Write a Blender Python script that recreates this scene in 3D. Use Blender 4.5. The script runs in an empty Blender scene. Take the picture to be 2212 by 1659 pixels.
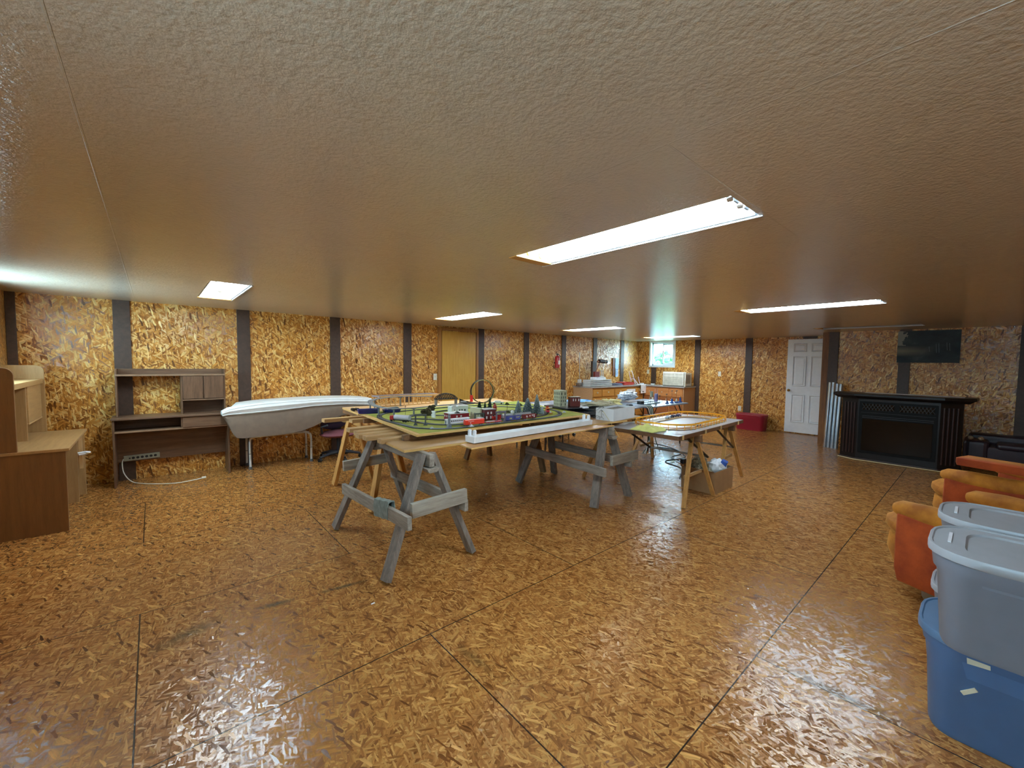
import bpy, bmesh, math, random
from mathutils import Vector, Matrix, noise as mnoise
random.seed(7)
SC = bpy.context.scene
COL = SC.collection
H = 2.087          # ceiling height
YW = 6.734         # long wall
XB = 10.278        # back wall
XF = 9.258         # near part of the back wall (fireplace)
XE = -1.09         # end wall
YR = -1.75         # wall on the right, out of frame

# ------------------------------------------------------------------ camera
cam = bpy.data.cameras.new('camera'); camo = bpy.data.objects.new('camera', cam); COL.objects.link(camo)
yaw, pitch, roll = 0.8288, -0.0562, 0.0153
f = Vector((math.cos(pitch)*math.cos(yaw), math.cos(pitch)*math.sin(yaw), math.sin(pitch)))
r = Vector((math.sin(yaw), -math.cos(yaw), 0)); u = r.cross(f)
r2 = r*math.cos(roll) + u*math.sin(roll); u2 = -r*math.sin(roll) + u*math.cos(roll)
M = Matrix((r2, u2, -f)).transposed().to_4x4(); M.translation = (0, 0, 1.45)
camo.matrix_world = M
cam.sensor_width = 36; cam.lens = 894.85/2212*36
cam.shift_x = -44/2212; cam.shift_y = 3.5/2212
cam.clip_start = .02; cam.clip_end = 200
SC.camera = camo

# ------------------------------------------------------------------ world, exposure
w = bpy.data.worlds.new('world'); SC.world = w; w.use_nodes = True
nt = w.node_tree; nt.nodes.clear()
out = nt.nodes.new('ShaderNodeOutputWorld'); bg = nt.nodes.new('ShaderNodeBackground')
sky = nt.nodes.new('ShaderNodeTexSky')
sky.sky_type = 'HOSEK_WILKIE'; sky.turbidity = 4.5; sky.ground_albedo = .3
sky.sun_direction = (-.45, -.35, .82)
hue = nt.nodes.new('ShaderNodeMixRGB'); hue.blend_type = 'MIX'; hue.inputs[0].default_value = .65
hue.inputs[2].default_value = (.50, .80, 1, 1)
nt.links.new(sky.outputs[0], hue.inputs[1]); nt.links.new(hue.outputs[0], bg.inputs[0])
bg.inputs[1].default_value = 24.0
nt.links.new(bg.outputs[0], out.inputs[0])
SC.view_settings.view_transform = 'Standard'; SC.view_settings.look = 'None'
SC.view_settings.gamma = 1; SC.view_settings.use_curve_mapping = False
SC.view_settings.exposure = 1.55
TUBE = 34.0        # brightness of the fluorescent tubes
SC.cycles.use_denoising = True
SC.cycles.max_bounces = 10; SC.cycles.diffuse_bounces = 6; SC.cycles.glossy_bounces = 4
SC.cycles.transmission_bounces = 6; SC.cycles.sample_clamp_indirect = 6
SC.cycles.caustics_reflective = False; SC.cycles.caustics_refractive = False
# daylight portals in the window openings (guide the sky light, give none of their own)
def portal(loc, rot, sx, sy):
    l = bpy.data.lights.new('portal', 'AREA'); l.shape = 'RECTANGLE'; l.size = sx; l.size_y = sy
    l.cycles.is_portal = True
    o = bpy.data.objects.new('window_portal', l); COL.objects.link(o); o.location = loc; o.rotation_euler = rot
WIN1 = (5.64, 6.33, 1.41, 2.05)      # back wall: y0,y1,z0,z1
WIN2 = (5.0, 5.75, 1.30, 2.02)       # end wall
WIN3 = (-.55, .35, 1.30, 2.02)
portal((XB+.1, (WIN1[0]+WIN1[1])/2, (WIN1[2]+WIN1[3])/2), (0, math.pi/2, 0), .64, .69)
portal((XE-.1, (WIN2[0]+WIN2[1])/2, (WIN2[2]+WIN2[3])/2), (0, -math.pi/2, 0), .72, .75)
portal((XE-.1, (WIN3[0]+WIN3[1])/2, (WIN3[2]+WIN3[3])/2), (0, -math.pi/2, 0), .72, .9)

# ------------------------------------------------------------------ material helpers
def srgb(*c):
    return tuple(((x/255)/12.92 if x/255 <= .04045 else ((x/255+.055)/1.055)**2.4) for x in c) + (1,)
class NT:
    def __init__(s, name):
        s.m = bpy.data.materials.new(name); s.m.use_nodes = True; s.t = s.m.node_tree; s.t.nodes.clear()
        s.out = s.n('ShaderNodeOutputMaterial'); s.b = s.n('ShaderNodeBsdfPrincipled'); s.l(s.b.outputs[0], s.out.inputs[0])
    def n(s, typ, **k):
        x = s.t.nodes.new(typ)
        for a, v in k.items(): setattr(x, a, v)
        return x
    def l(s, a, b): s.t.links.new(a, b)
    def val(s, sock, v):
        if hasattr(v, 'links'): s.l(v, sock)
        else: sock.default_value = v
    def math(s, op, a, b=0.0, c=None):
        x = s.n('ShaderNodeMath', operation=op); s.val(x.inputs[0], a); s.val(x.inputs[1], b)
        if c is not None: s.val(x.inputs[2], c)
        return x.outputs[0]
    def mix(s, fac, a, b, mode='MIX'):
        x = s.n('ShaderNodeMixRGB', blend_type=mode); s.val(x.inputs[0], fac); s.val(x.inputs[1], a); s.val(x.inputs[2], b)
        return x.outputs[0]
    def ramp(s, fac, stops, interp='LINEAR'):
        x = s.n('ShaderNodeValToRGB'); e = x.color_ramp.elements; x.color_ramp.interpolation = interp
        while len(e) < len(stops): e.new(.5)
        for k, (p, c) in enumerate(stops): e[k].position = p; e[k].color = c
        s.l(fac, x.inputs[0]); return x.outputs[0]
    def map(s, vec, loc=(0,0,0), rot=(0,0,0), sc=(1,1,1)):
        x = s.n('ShaderNodeMapping'); s.l(vec, x.inputs[0])
        x.inputs[1].default_value = loc; x.inputs[2].default_value = rot; x.inputs[3].default_value = sc
        return x.outputs[0]
    def noise(s, vec, scale, detail=3, rough=.5, dim='3D'):
        x = s.n('ShaderNodeTexNoise', noise_dimensions=dim); s.l(vec, x.inputs['Vector'])
        x.inputs['Scale'].default_value = scale; x.inputs['Detail'].default_value = detail; x.inputs['Roughness'].default_value = rough
        return x.outputs[0]
    def obj(s): return s.n('ShaderNodeTexCoord').outputs['Object']
    def bump(s, h, strength=.3, dist=.01, normal=None):
        x = s.n('ShaderNodeBump'); s.l(h, x.inputs['Height']); x.inputs['Strength'].default_value = strength
        x.inputs['Distance'].default_value = dist
        if normal: s.l(normal, x.inputs['Normal'])
        s.l(x.outputs[0], s.b.inputs['Normal']); return x
CACHE = {}
def plain(name, c, rough=.5, metal=0, spec=.5, var=.12, scale=14, bump=0, sheen=0, alpha=None):
    """procedural paint / plastic / metal: a base colour broken up a little by noise"""
    if name in CACHE: return CACHE[name]
    s = NT(name); c = srgb(*c)
    n = s.noise(s.obj(), scale, 4)
    lo = tuple(x*(1-var) for x in c[:3])+(1,); hi = tuple(min(1, x*(1+var)) for x in c[:3])+(1,)
    s.l(s.ramp(n, [(.3, lo), (.7, hi)]), s.b.inputs['Base Color'])
    s.b.inputs['Roughness'].default_value = rough; s.b.inputs['Metallic'].default_value = metal
    s.b.inputs['Specular IOR Level'].default_value = spec
    if sheen: s.b.inputs['Sheen Weight'].default_value = sheen; s.b.inputs['Sheen Roughness'].default_value = .4
    if bump: s.bump(s.noise(s.obj(), scale*3, 3), bump, .005)
    if alpha is not None: s.b.inputs['Alpha'].default_value = alpha
    CACHE[name] = s.m; return s.m
def wood(name, c1, c2, axis='x', scale=1, rough=.5, knots=False, spec=.4, bump=.15):
    if name in CACHE: return CACHE[name]
    s = NT(name); v = s.obj()
    st = {'x': (1.2, 16, 16), 'y': (16, 1.2, 16), 'z': (16, 16, 1.2)}[axis]
    mv = s.map(v, sc=tuple(a*scale for a in st))
    n1 = s.noise(mv, 2.2, 5, .65); n2 = s.noise(s.map(v, sc=tuple(a*scale*5 for a in st)), 3, 3, .6)
    fac = s.math('ADD', s.math('MULTIPLY', n1, .75), s.math('MULTIPLY', n2, .3))
    col = s.ramp(fac, [(.32, srgb(*c2)), (.5, tuple((a+b)/2 for a, b in zip(srgb(*c1), srgb(*c2)))), (.68, srgb(*c1))])
    s.l(col, s.b.inputs['Base Color']); s.b.inputs['Roughness'].default_value = rough
    s.b.inputs['Specular IOR Level'].default_value = spec
    s.bump(n2, bump, .003)
    CACHE[name] = s.m; return s.m
def strand(name, plane, pal, rough=.35, tilt=.1, bump=.2, dist=.002, size=1.0, seams=None, stains=(), flat=None, spec=.5, seed=0, grainy=1.0):
    """oriented strand board: five crossing layers of long chips, each chip with its own tone and its own slight tilt"""
    s = NT(name); sep = s.n('ShaderNodeSeparateXYZ'); s.l(s.obj(), sep.inputs[0])
    comb = s.n('ShaderNodeCombineXYZ'); a, b = {'xy': (0, 1), 'xz': (0, 2), 'yz': (1, 2)}[plane]
    s.l(sep.outputs[a], comb.inputs[0]); s.l(sep.outputs[b], comb.inputs[1]); P = comb.outputs[0]
    wob = s.n('ShaderNodeTexNoise', noise_dimensions='2D'); s.l(P, wob.inputs['Vector']); wob.inputs['Scale'].default_value = 9
    wob.inputs['Detail'].default_value = 2
    wv = s.n('ShaderNodeVectorMath', operation='MULTIPLY_ADD'); s.l(wob.outputs[1], wv.inputs[0]); wv.inputs[1].default_value = (.012, .012, 0); s.l(P, wv.inputs[2])
    PV = wv.outputs[0]
    rnd = random.Random(seed+3)
    col = hgt = til = None
    L = [(8, .10, .030, 0), (62, .085, .026, .35), (118, .09, .024, .45), (155, .075, .022, .5), (35, .06, .014, .62), (92, .055, .010, .74), (72, .075, .017, .93)]
    if flat is not None: L = [(a, b*1.1, c*.8, .84+.02*k) for k, (a, b, c, d) in enumerate(L)]
    for i, (ang, ln, wd, th) in enumerate(L):
        mv = s.map(PV, loc=(rnd.uniform(0, 9), rnd.uniform(0, 9), 0), rot=(0, 0, math.radians(ang+rnd.uniform(-9, 9))), sc=(1, 1, 1))
        mv2 = s.map(mv, sc=(1/(ln*size), 1/(wd*size), 1))
        vo = s.n('ShaderNodeTexVoronoi', voronoi_dimensions='2D', feature='F1', distance='CHEBYCHEV'); s.l(mv2, vo.inputs['Vector'])
        vo.inputs['Scale'].default_value = 1; vo.inputs['Randomness'].default_value = .9
        sc = s.n('ShaderNodeSeparateColor'); s.l(vo.outputs['Color'], sc.inputs[0])
        mask = s.math('GREATER_THAN', sc.outputs[1], th)
        if flat is None:
            g = s.noise(s.map(mv, sc=(9, 110, 1)), 1, 2, .6, '2D')
            c = s.ramp(sc.outputs[0], [(0, pal[0]), (.3, pal[1]), (.62, pal[2]), (1, pal[3])] if i < 6 else [(0, tuple(x*.62 for x in pal[0][:3])+(1,)), (.42, pal[0]), (.45, pal[3]), (1, tuple(min(1, x*1.25) for x in pal[3][:3])+(1,))])
            c = s.mix(1, c, s.ramp(g, [(.3, (1-.3*grainy,)*3+(1,)), (.72, (1+.18*grainy,)*3+(1,))]), 'MULTIPLY')
            col = c if col is None else s.mix(mask, col, c)
        if flat is not None and hgt is None:
            hgt = s.mix(mask, (.5, .5, .5, 1), sc.outputs[2]); til = s.mix(mask, (.5, .5, .5, 1), vo.outputs['Color']); continue
        hgt = sc.outputs[2] if hgt is None else s.mix(mask, hgt, sc.outputs[2])
        til = vo.outputs['Color'] if til is None else s.mix(mask, til, vo.outputs['Color'])
    if flat is not None:
        n = s.noise(P, 1.3, 4, .6, '2D'); col = s.mix(s.math('MULTIPLY', n, .35), flat, tuple(x*.82 for x in flat[:3])+(1,))
    seamh = None
    if seams:
        (ox, oy, bw, rh, swap, mort, dark) = seams
        cs = s.n('ShaderNodeCombineXYZ')
        s.l(comb.inputs[0].links[0].from_socket, cs.inputs[1 if swap else 0]); s.l(comb.inputs[1].links[0].from_socket, cs.inputs[0 if swap else 1])
        bm = s.map(cs.outputs[0], loc=(-ox, -oy, 0))
        br = s.n('ShaderNodeTexBrick'); s.l(bm, br.inputs['Vector']); br.offset = .5; br.offset_frequency = 2; br.squash = 1
        br.inputs['Color1'].default_value = br.inputs['Color2'].default_value = (1, 1, 1, 1); br.inputs['Mortar'].default_value = (0, 0, 0, 1)
        br.inputs['Scale'].default_value = 1; br.inputs['Mortar Size'].default_value = mort; br.inputs['Mortar Smooth'].default_value = .3
        br.inputs['Brick Width'].default_value = bw; br.inputs['Row Height'].default_value = rh
        seamh = br.outputs['Color']
        if dark is not None:
            col = s.mix(seamh, dark, col)
    for (cx, cy, ang, rx, ry, cc, amt) in stains:
        q = s.map(s.map(P, loc=(-cx, -cy, 0)), rot=(0, 0, -math.radians(ang)), sc=(1, 1, 1))
        q = s.map(q, sc=(1/rx, 1/ry, 1))
        ln = s.n('ShaderNodeVectorMath', operation='LENGTH'); s.l(q, ln.inputs[0])
        k = s.math('SUBTRACT', 1.15, s.math('ADD', ln.outputs['Value'], s.math('MULTIPLY', s.noise(P, 22, 4, .7, '2D'), .7)))
        k = s.math('MULTIPLY', k, amt); x = s.n('ShaderNodeClamp'); s.l(k, x.inputs[0]); x.inputs[2].default_value = .85
        col = s.mix(x.outputs[0], col, cc)
    s.l(col, s.b.inputs['Base Color']); s.b.inputs['Roughness'].default_value = rough; s.b.inputs['Specular IOR Level'].default_value = spec
    geo = s.n('ShaderNodeNewGeometry')
    t = s.n('ShaderNodeVectorMath', operation='MULTIPLY_ADD'); s.l(til, t.inputs[0]); t.inputs[1].default_value = (tilt,)*3; t.inputs[2].default_value = (-tilt/2,)*3
    ad = s.n('ShaderNodeVectorMath', operation='ADD'); s.l(geo.outputs['Normal'], ad.inputs[0]); s.l(t.outputs[0], ad.inputs[1])
    no = s.n('ShaderNodeVectorMath', operation='NORMALIZE'); s.l(ad.outputs[0], no.inputs[0])
    hh = s.math('ADD', hgt, s.math('MULTIPLY', s.noise(P, 60, 3, .6, '2D'), .5))
    if seamh: hh = s.math('ADD', hh, s.math('MULTIPLY', seamh, 1.5 if dark is not None else -.45))
    s.bump(hh, bump, dist, no.outputs[0])
    return s.m
def emit(name, c, strength):
    s = NT(name); e = s.n('ShaderNodeEmission'); e.inputs[0].default_value = c; e.inputs[1].default_value = strength
    s.l(e.outputs[0], s.out.inputs[0]); return s.m

# ------------------------------------------------------------------ mesh helpers
class MB:
    def __init__(s): s.v = []; s.f = []
    def add(s, vs, fs):
        o = len(s.v); s.v += [tuple(x) for x in vs]; s.f += [tuple(i+o for i in q) for q in fs]; return s
    def box(s, x0, x1, y0, y1, z0, z1):
        return s.add([(x, y, z) for z in (z0, z1) for y in (y0, y1) for x in (x0, x1)],
                     [(0, 2, 3, 1), (4, 5, 7, 6), (0, 1, 5, 4), (2, 6, 7, 3), (0, 4, 6, 2), (1, 3, 7, 5)])
    def cbox(s, cx, cy, cz, sx, sy, sz, rz=0, rx=0, ry=0):
        m = Matrix.Translation((cx, cy, cz)) @ Matrix.Rotation(rz, 4, 'Z') @ Matrix.Rotation(ry, 4, 'Y') @ Matrix.Rotation(rx, 4, 'X')
        return s.add([m @ Vector((x*sx/2, y*sy/2, z*sz/2)) for z in (-1, 1) for y in (-1, 1) for x in (-1, 1)],
                     [(0, 2, 3, 1), (4, 5, 7, 6), (0, 1, 5, 4), (2, 6, 7, 3), (0, 4, 6, 2), (1, 3, 7, 5)])
    def bar(s, p0, p1, wd, ht, side=(1, 0, 0)):
        """a straight board from p0 to p1; wd runs along 'side', ht across it"""
        p0 = Vector(p0); p1 = Vector(p1); d = (p1-p0).normalized(); sd = Vector(side); sd = (sd-d*sd.dot(d)).normalized(); up = d.cross(sd)
        vs = [p+sd*(a*wd/2)+up*(b*ht/2) for p in (p0, p1) for a, b in ((-1, -1), (1, -1), (1, 1), (-1, 1))]
        return s.add(vs, [(0, 1, 2, 3), (7, 6, 5, 4), (0, 4, 5, 1), (1, 5, 6, 2), (2, 6, 7, 3), (3, 7, 4, 0)])
    def tube(s, pts, r, seg=8, cap=True, closed=False):
        pts = [Vector(p) for p in pts]; n = len(pts); rr = r if isinstance(r, (list, tuple)) else [r]*n
        base = len(s.v); up = Vector((0, 0, 1)); prev = None
        for i, p in enumerate(pts):
            if closed: d = (pts[(i+1) % n]-pts[i-1])
            else: d = pts[min(i+1, n-1)]-pts[max(i-1, 0)]
            d = d.normalized() if d.length > 1e-9 else Vector((0, 0, 1))
            if prev is None:
                a = d.orthogonal().normalized() if abs(d.z) > .95 else d.cross(up).normalized()
            else:
                a = prev-d*prev.dot(d); a = a.normalized() if a.length > 1e-6 else d.orthogonal().normalized()
            prev = a; b = d.cross(a)
            for k in range(seg):
                t = 2*math.pi*k/seg; s.v.append(tuple(p+(a*math.cos(t)+b*math.sin(t))*rr[i]))
        for i in range(n if closed else n-1):
            for k in range(seg):
                i2 = (i+1) % n; s.f.append((base+i*seg+k, base+i*seg+(k+1) % seg, base+i2*seg+(k+1) % seg, base+i2*seg+k))
        if cap and not closed:
            s.f.append(tuple(base+k for k in range(seg))[::-1]); s.f.append(tuple(base+(n-1)*seg+k for k in range(seg)))
        return s
    def cyl(s, p0, p1, r, seg=16, r1=None): return s.tube([p0, p1], [r, r if r1 is None else r1], seg)
    def lathe(s, prof, c=(0, 0, 0), seg=24):
        b = len(s.v); n = len(prof)
        for (rad, z) in prof:
            for k in range(seg):
                t = 2*math.pi*k/seg; s.v.append((c[0]+rad*math.cos(t), c[1]+rad*math.sin(t), c[2]+z))
        for i in range(n-1):
            for k in range(seg): s.f.append((b+i*seg+k, b+i*seg+(k+1) % seg, b+(i+1)*seg+(k+1) % seg, b+(i+1)*seg+k))
        s.f.append(tuple(b+k for k in range(seg))[::-1]); s.f.append(tuple(b+(n-1)*seg+k for k in range(seg)))
        return s
    def loft(s, secs, cap=(True, True)):
        b = len(s.v); n = len(secs[0])
        for sec in secs: s.v += [tuple(p) for p in sec]
        for i in range(len(secs)-1):
            for k in range(n): s.f.append((b+i*n+k, b+i*n+(k+1) % n, b+(i+1)*n+(k+1) % n, b+(i+1)*n+k))
        if cap[0]: s.f.append(tuple(b+k for k in range(n))[::-1])
        if cap[1]: s.f.append(tuple(b+(len(secs)-1)*n+k for k in range(n)))
        return s
    def prism(s, poly, z0, z1):
        return s.loft([[(x, y, z0) for x, y in poly], [(x, y, z1) for x, y in poly]])
    def prism_xz(s, poly, y0, y1):
        return s.loft([[(x, y0, z) for x, z in poly], [(x, y1, z) for x, z in poly]])
    def prism_yz(s, poly, x0, x1):
        return s.loft([[(x0, y, z) for y, z in poly], [(x1, y, z) for y, z in poly]])
    def flat0(s):
        s.v = [(x, y, max(0, z)) for x, y, z in s.v]; return s
    def ball(s, c, r, sq=(1, 1, 1), seg=16, jit=0, fr=4):
        rings = seg//2; b = len(s.v)
        for i in range(rings+1):
            ph = math.pi*i/rings
            for k in range(seg):
                t = 2*math.pi*k/seg; d = Vector((math.sin(ph)*math.cos(t), math.sin(ph)*math.sin(t), math.cos(ph)))
                q = r*(1+(jit*mnoise.noise(d*fr+Vector(c)*7) if jit else 0))
                s.v.append((c[0]+d.x*q*sq[0], c[1]+d.y*q*sq[1], c[2]+d.z*q*sq[2]))
        for i in range(rings):
            for k in range(seg): s.f.append((b+(i+1)*seg+k, b+(i+1)*seg+(k+1) % seg, b+i*seg+(k+1) % seg, b+i*seg+k))
        return s
    def build(s, name, mat, parent=None, smooth=False, bevel=0, loc=None, segs=2, angle=.6):
        me = bpy.data.meshes.new(name); me.from_pydata(s.v, [], s.f); me.update()
        bm = bmesh.new(); bm.from_mesh(me); bmesh.ops.remove_doubles(bm, verts=bm.verts, dist=1e-6)
        bmesh.ops.recalc_face_normals(bm, faces=bm.faces); bm.to_mesh(me); bm.free()
        if smooth:
            for p in me.polygons: p.use_smooth = True
            try: me.set_sharp_from_angle(angle=math.radians(40))
            except Exception: pass
        me.materials.append(mat)
        o = bpy.data.objects.new(name, me); COL.objects.link(o)
        if parent: o.parent = parent
        if loc: o.location = loc
        if bevel:
            md = o.modifiers.new('bevel', 'BEVEL'); md.width = bevel; md.segments = segs; md.limit_method = 'ANGLE'; md.angle_limit = angle
        return o
def rr(w, d, rad, z, n=6, cx=0, cy=0):
    """rounded rectangle ring"""
    out = []
    for (sx, sy, a0) in ((1, 1, 0), (-1, 1, 90), (-1, -1, 180), (1, -1, 270)):
        for k in range(n+1):
            t = math.radians(a0+90*k/n); out.append((cx+sx*(w/2-rad)+rad*math.cos(t), cy+sy*(d/2-rad)+rad*math.sin(t), z))
    return out
def tag(o, label=None, cat=None, group=None, kind=None):
    if label: o['label'] = label
    if cat: o['category'] = cat
    if group: o['group'] = group
    if kind: o['kind'] = kind
    return o
def thing(name, label, cat, loc=(0, 0, 0), rz=0, group=None):
    o = bpy.data.objects.new(name, None); COL.objects.link(o); o.location = loc; o.rotation_euler = (0, 0, rz)
    o.empty_display_size = .1
    return tag(o, label, cat, group)
def copy_tree(o, parent=None):
    c = o.copy(); COL.objects.link(c); c.parent = parent
    for ch in list(o.children): copy_tree(ch, c)
    return c
def struct(mb, name, mat, **k): return tag(mb.build(name, mat, **k), kind='structure')
def smoothsub(o, lv=1):
    md = o.modifiers.new('sub', 'SUBSURF'); md.levels = lv; md.render_levels = lv; return o

# ------------------------------------------------------------------ materials
PW = [srgb(132, 78, 28), srgb(188, 120, 44), srgb(214, 150, 66), srgb(240, 200, 128)]
PF = [srgb(124, 74, 34), srgb(156, 102, 50), srgb(172, 116, 58), srgb(196, 144, 80)]
DK = srgb(40, 24, 14)
GREYST = srgb(58, 54, 40)
m_floor = strand('floor_strand_board', 'xy', PF, rough=.23, tilt=.17, bump=.4, dist=.002, size=.66, seams=(2.19, .70, 2.28, 1.22, False, .0035, DK),
                 stains=[(2.21, .36, 92, .40, .06, srgb(58, 48, 38), 1.0), (.50, 2.76, -8, .16, .045, GREYST, 1.3), (.86, 2.70, -8, .24, .035, GREYST, 1.2),
                         (.1, 2.75, 20, .25, .1, srgb(70, 62, 40), .9), (1.12, 1.62, 93, .22, .045, srgb(88, 66, 34), .9)], seed=1)
m_wallL = strand('wall_strand_board_x', 'xz', PW, rough=.30, tilt=.2, bump=.3, seed=2, size=1.0)
m_wallB = strand('wall_strand_board_y', 'yz', PW, rough=.30, tilt=.2, bump=.3, seed=5, size=1.0)
m_ceil = strand('ceiling_paint', 'xy', PW, rough=.20, tilt=.05, bump=1.0, dist=.004, seams=(1.875, 1.117, 2.44, 1.2475, True, .003, None), flat=srgb(206, 192, 172), spec=.7, seed=9)
m_post = plain('dark_brown_paint', (74, 54, 42), rough=.5, var=.2, scale=30, bump=.15)
m_white = plain('white_paint', (236, 238, 240), rough=.35, var=.03)
m_frame = plain('white_vinyl', (225, 232, 235), rough=.4, var=.03)
m_blkwood = plain('roof_slab_black', (22, 18, 16), rough=.8)  # plain black for the slab above the ceiling

# ------------------------------------------------------------------ room shell
def panel(plane, c, u0, u1, v0, v1, holes, depth, name, mat, dmat):
    """a wall or ceiling sheet in plane x=c / y=c / z=c with rectangular holes whose reveals run 'depth' outwards"""
    us = sorted({u0, u1, *[h[0] for h in holes], *[h[1] for h in holes]}); vs = sorted({v0, v1, *[h[2] for h in holes], *[h[3] for h in holes]})
    mb = MB(); P = {'x': lambda u, v, d=0: (c+d, u, v), 'y': lambda u, v, d=0: (u, c+d, v), 'z': lambda u, v, d=0: (u, v, c+d)}[plane]
    for i in range(len(us)-1):
        for j in range(len(vs)-1):
            cu = (us[i]+us[i+1])/2; cv = (vs[j]+vs[j+1])/2
            if any(h[0] < cu < h[1] and h[2] < cv < h[3] for h in holes): continue
            mb.add([P(us[i], vs[j]), P(us[i+1], vs[j]), P(us[i+1], vs[j+1]), P(us[i], vs[j+1])], [(0, 1, 2, 3)])
    o = struct(mb, name, mat)
    for h in holes:
        rv = MB()
        for (a, b) in (((h[0], h[2]), (h[1], h[2])), ((h[1], h[2]), (h[1], h[3])), ((h[1], h[3]), (h[0], h[3])), ((h[0], h[3]), (h[0], h[2]))):
            rv.add([P(*a), P(*b), P(*b, depth), P(*a, depth)], [(0, 1, 2, 3)])
        rv.build('opening_reveal', dmat, o)
    return o
struct(MB().box(XE-.1, XB+.1, YR-.1, YW+.1, -.1, 0), 'floor', m_floor)
LAMPS = [(1.768, 1.34), (.515, 5.07), (3.31, 5.07), (6.10, 5.05), (8.87, 5.0), (5.18, 1.36), (8.29, 1.31)]
LW, LD = .295, 1.32
holes = [(x-LW/2, x+LW/2, y-LD/2, y+LD/2) for x, y in LAMPS]
m_block = wood('raw_pine_blocking', (226, 176, 92), (188, 130, 50), 'x')
panel('z', H, XE-.1, XB+.1, YR-.1, YW+.1, holes, .10, 'ceiling', m_ceil, m_white)
panel('y', YW, XE-.1, XB+.1, 0, H, [], .1, 'wall_left', m_wallL, m_white)
panel('x', XB, YR, YW, 0, H, [WIN1], .12, 'wall_back', m_wallB, m_frame)
panel('x', XE, YR, YW, 0, H, [WIN2, WIN3], -.12, 'wall_end', m_wallB, m_frame)
panel('y', YR, XE-.1, XB+.1, 0, H, [], -.1, 'wall_right', m_wallL, m_white)
struct(MB().box(XF, XF+.12, YR, 2.07, 0, H), 'wall_front_right', m_wallB)
# an unseen roof slab added above the ceiling keeps the daylight out of the lamp recesses
struct(MB().box(XE-.2, XB+.3, YR-.2, YW+.2, H+.12, H+.2), 'roof', m_blkwood)
# dark brown battens
n = 0
def batten(x0, x1, y0, y1, z0=0, z1=H):
    global n; n += 1
    return struct(MB().box(x0, x1, y0, y1, z0, z1), 'trim_%d' % n, m_post, bevel=.003)
for xc in (-.25, .907, 2.065, 3.238, 4.778, 5.972, 7.152, 8.31, 9.48):
    batten(xc-.072, xc+.072, YW-.02, YW-.001)
batten(XE+.001, XE+.07, YW-.02, YW-.001)
for yc, z1 in ((4.977, H), (3.74, H), (6.22, 1.36)):
    batten(XB-.02, XB-.001, yc-.075, yc+.075, 0, z1)
for yc in (1.90, .918, -.40):
    batten(XF-.022, XF-.001, yc-.075, yc+.075)
struct(MB().box(XF-.012, XF-.001, 1.975, 2.075, 0, H), 'trim_%d' % (n+1), wood('rough_pine_trim', (150, 100, 52), (96, 56, 28), 'z'))
struct(MB().box(XB-.02, XB-.001, 2.4, 2.66, H-.05, H), 'trim_%d' % (n+2), m_post)

# windows
m_glass = NT('window_glass'); g = m_glass
gl = g.n('ShaderNodeBsdfGlossy'); gl.inputs['Roughness'].default_value = .02; tr = g.n('ShaderNodeBsdfTransparent'); mx = g.n('ShaderNodeMixShader'); mx.inputs[0].default_value = .06
tr.inputs[0].default_value = (.93, .97, .97, 1)
g.l(tr.outputs[0], mx.inputs[1]); g.l(gl.outputs[0], mx.inputs[2]); g.l(mx.outputs[0], g.out.inputs[0]); m_glass = g.m
def window(x, sgn, y0, y1, z0, z1, name):
    root = bpy.data.objects.new(name, None); COL.objects.link(root); tag(root, kind='structure')
    fr = MB(); t = .045; xa, xb = sorted((x-.012*sgn, x+.005*sgn))
    for (a, b, c_, d) in ((y0-.05, y1+.05, z1-.005, z1+.035), (y0-.05, y1+.05, z0-.045, z0), (y0-.05, y0, z0, z1), (y1, y1+.05, z0, z1)):
        fr.box(xa, xb, a, b, c_, d)
    fr.build('window_casing', m_frame, root, bevel=.002)
    xs = x+.075*sgn; xa, xb = sorted((xs, xs+.03*sgn)); sh = MB()
    for (a, b, c_, d) in ((y0, y1, z1-t, z1), (y0, y1, z0, z0+t), (y0, y0+t, z0, z1), (y1-t, y1, z0, z1)): sh.box(xa, xb, a, b, c_, d)
    sh.build('window_frame', m_frame, root, bevel=.002)
    ym = (y0+y1)/2
    sash = MB(); s2 = .03
    ya, yb = y0+t, ym+.02
    xa, xb = sorted((xs-.012*sgn, xs+.012*sgn))
    for (a, b, c_, d) in ((ya, yb, z1-t-s2, z1-t), (ya, yb, z0+t, z0+t+s2), (ya, ya+s2, z0+t, z1-t), (yb-s2, yb, z0+t, z1-t)): sash.box(xa, xb, a, b, c_, d)
    sash.build('sash', m_frame, root, bevel=.002)
    MB().box(xs+.013*min(sgn, 0)*1 if False else min(xs, xs+.004*sgn), max(xs, xs+.004*sgn), ya, yb, z0+t, z1-t).build('pane', m_glass, root)
    MB().box(min(xs+.018*sgn, xs+.022*sgn), max(xs+.018*sgn, xs+.022*sgn), ym, y1-t, z0+t, z1-t).build('pane', m_glass, root)
    return root
window(XB, 1, *WIN1, 'window_1'); window(XE, -1, *WIN2, 'window_2'); window(XE, -1, *WIN3, 'window_3')

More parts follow.
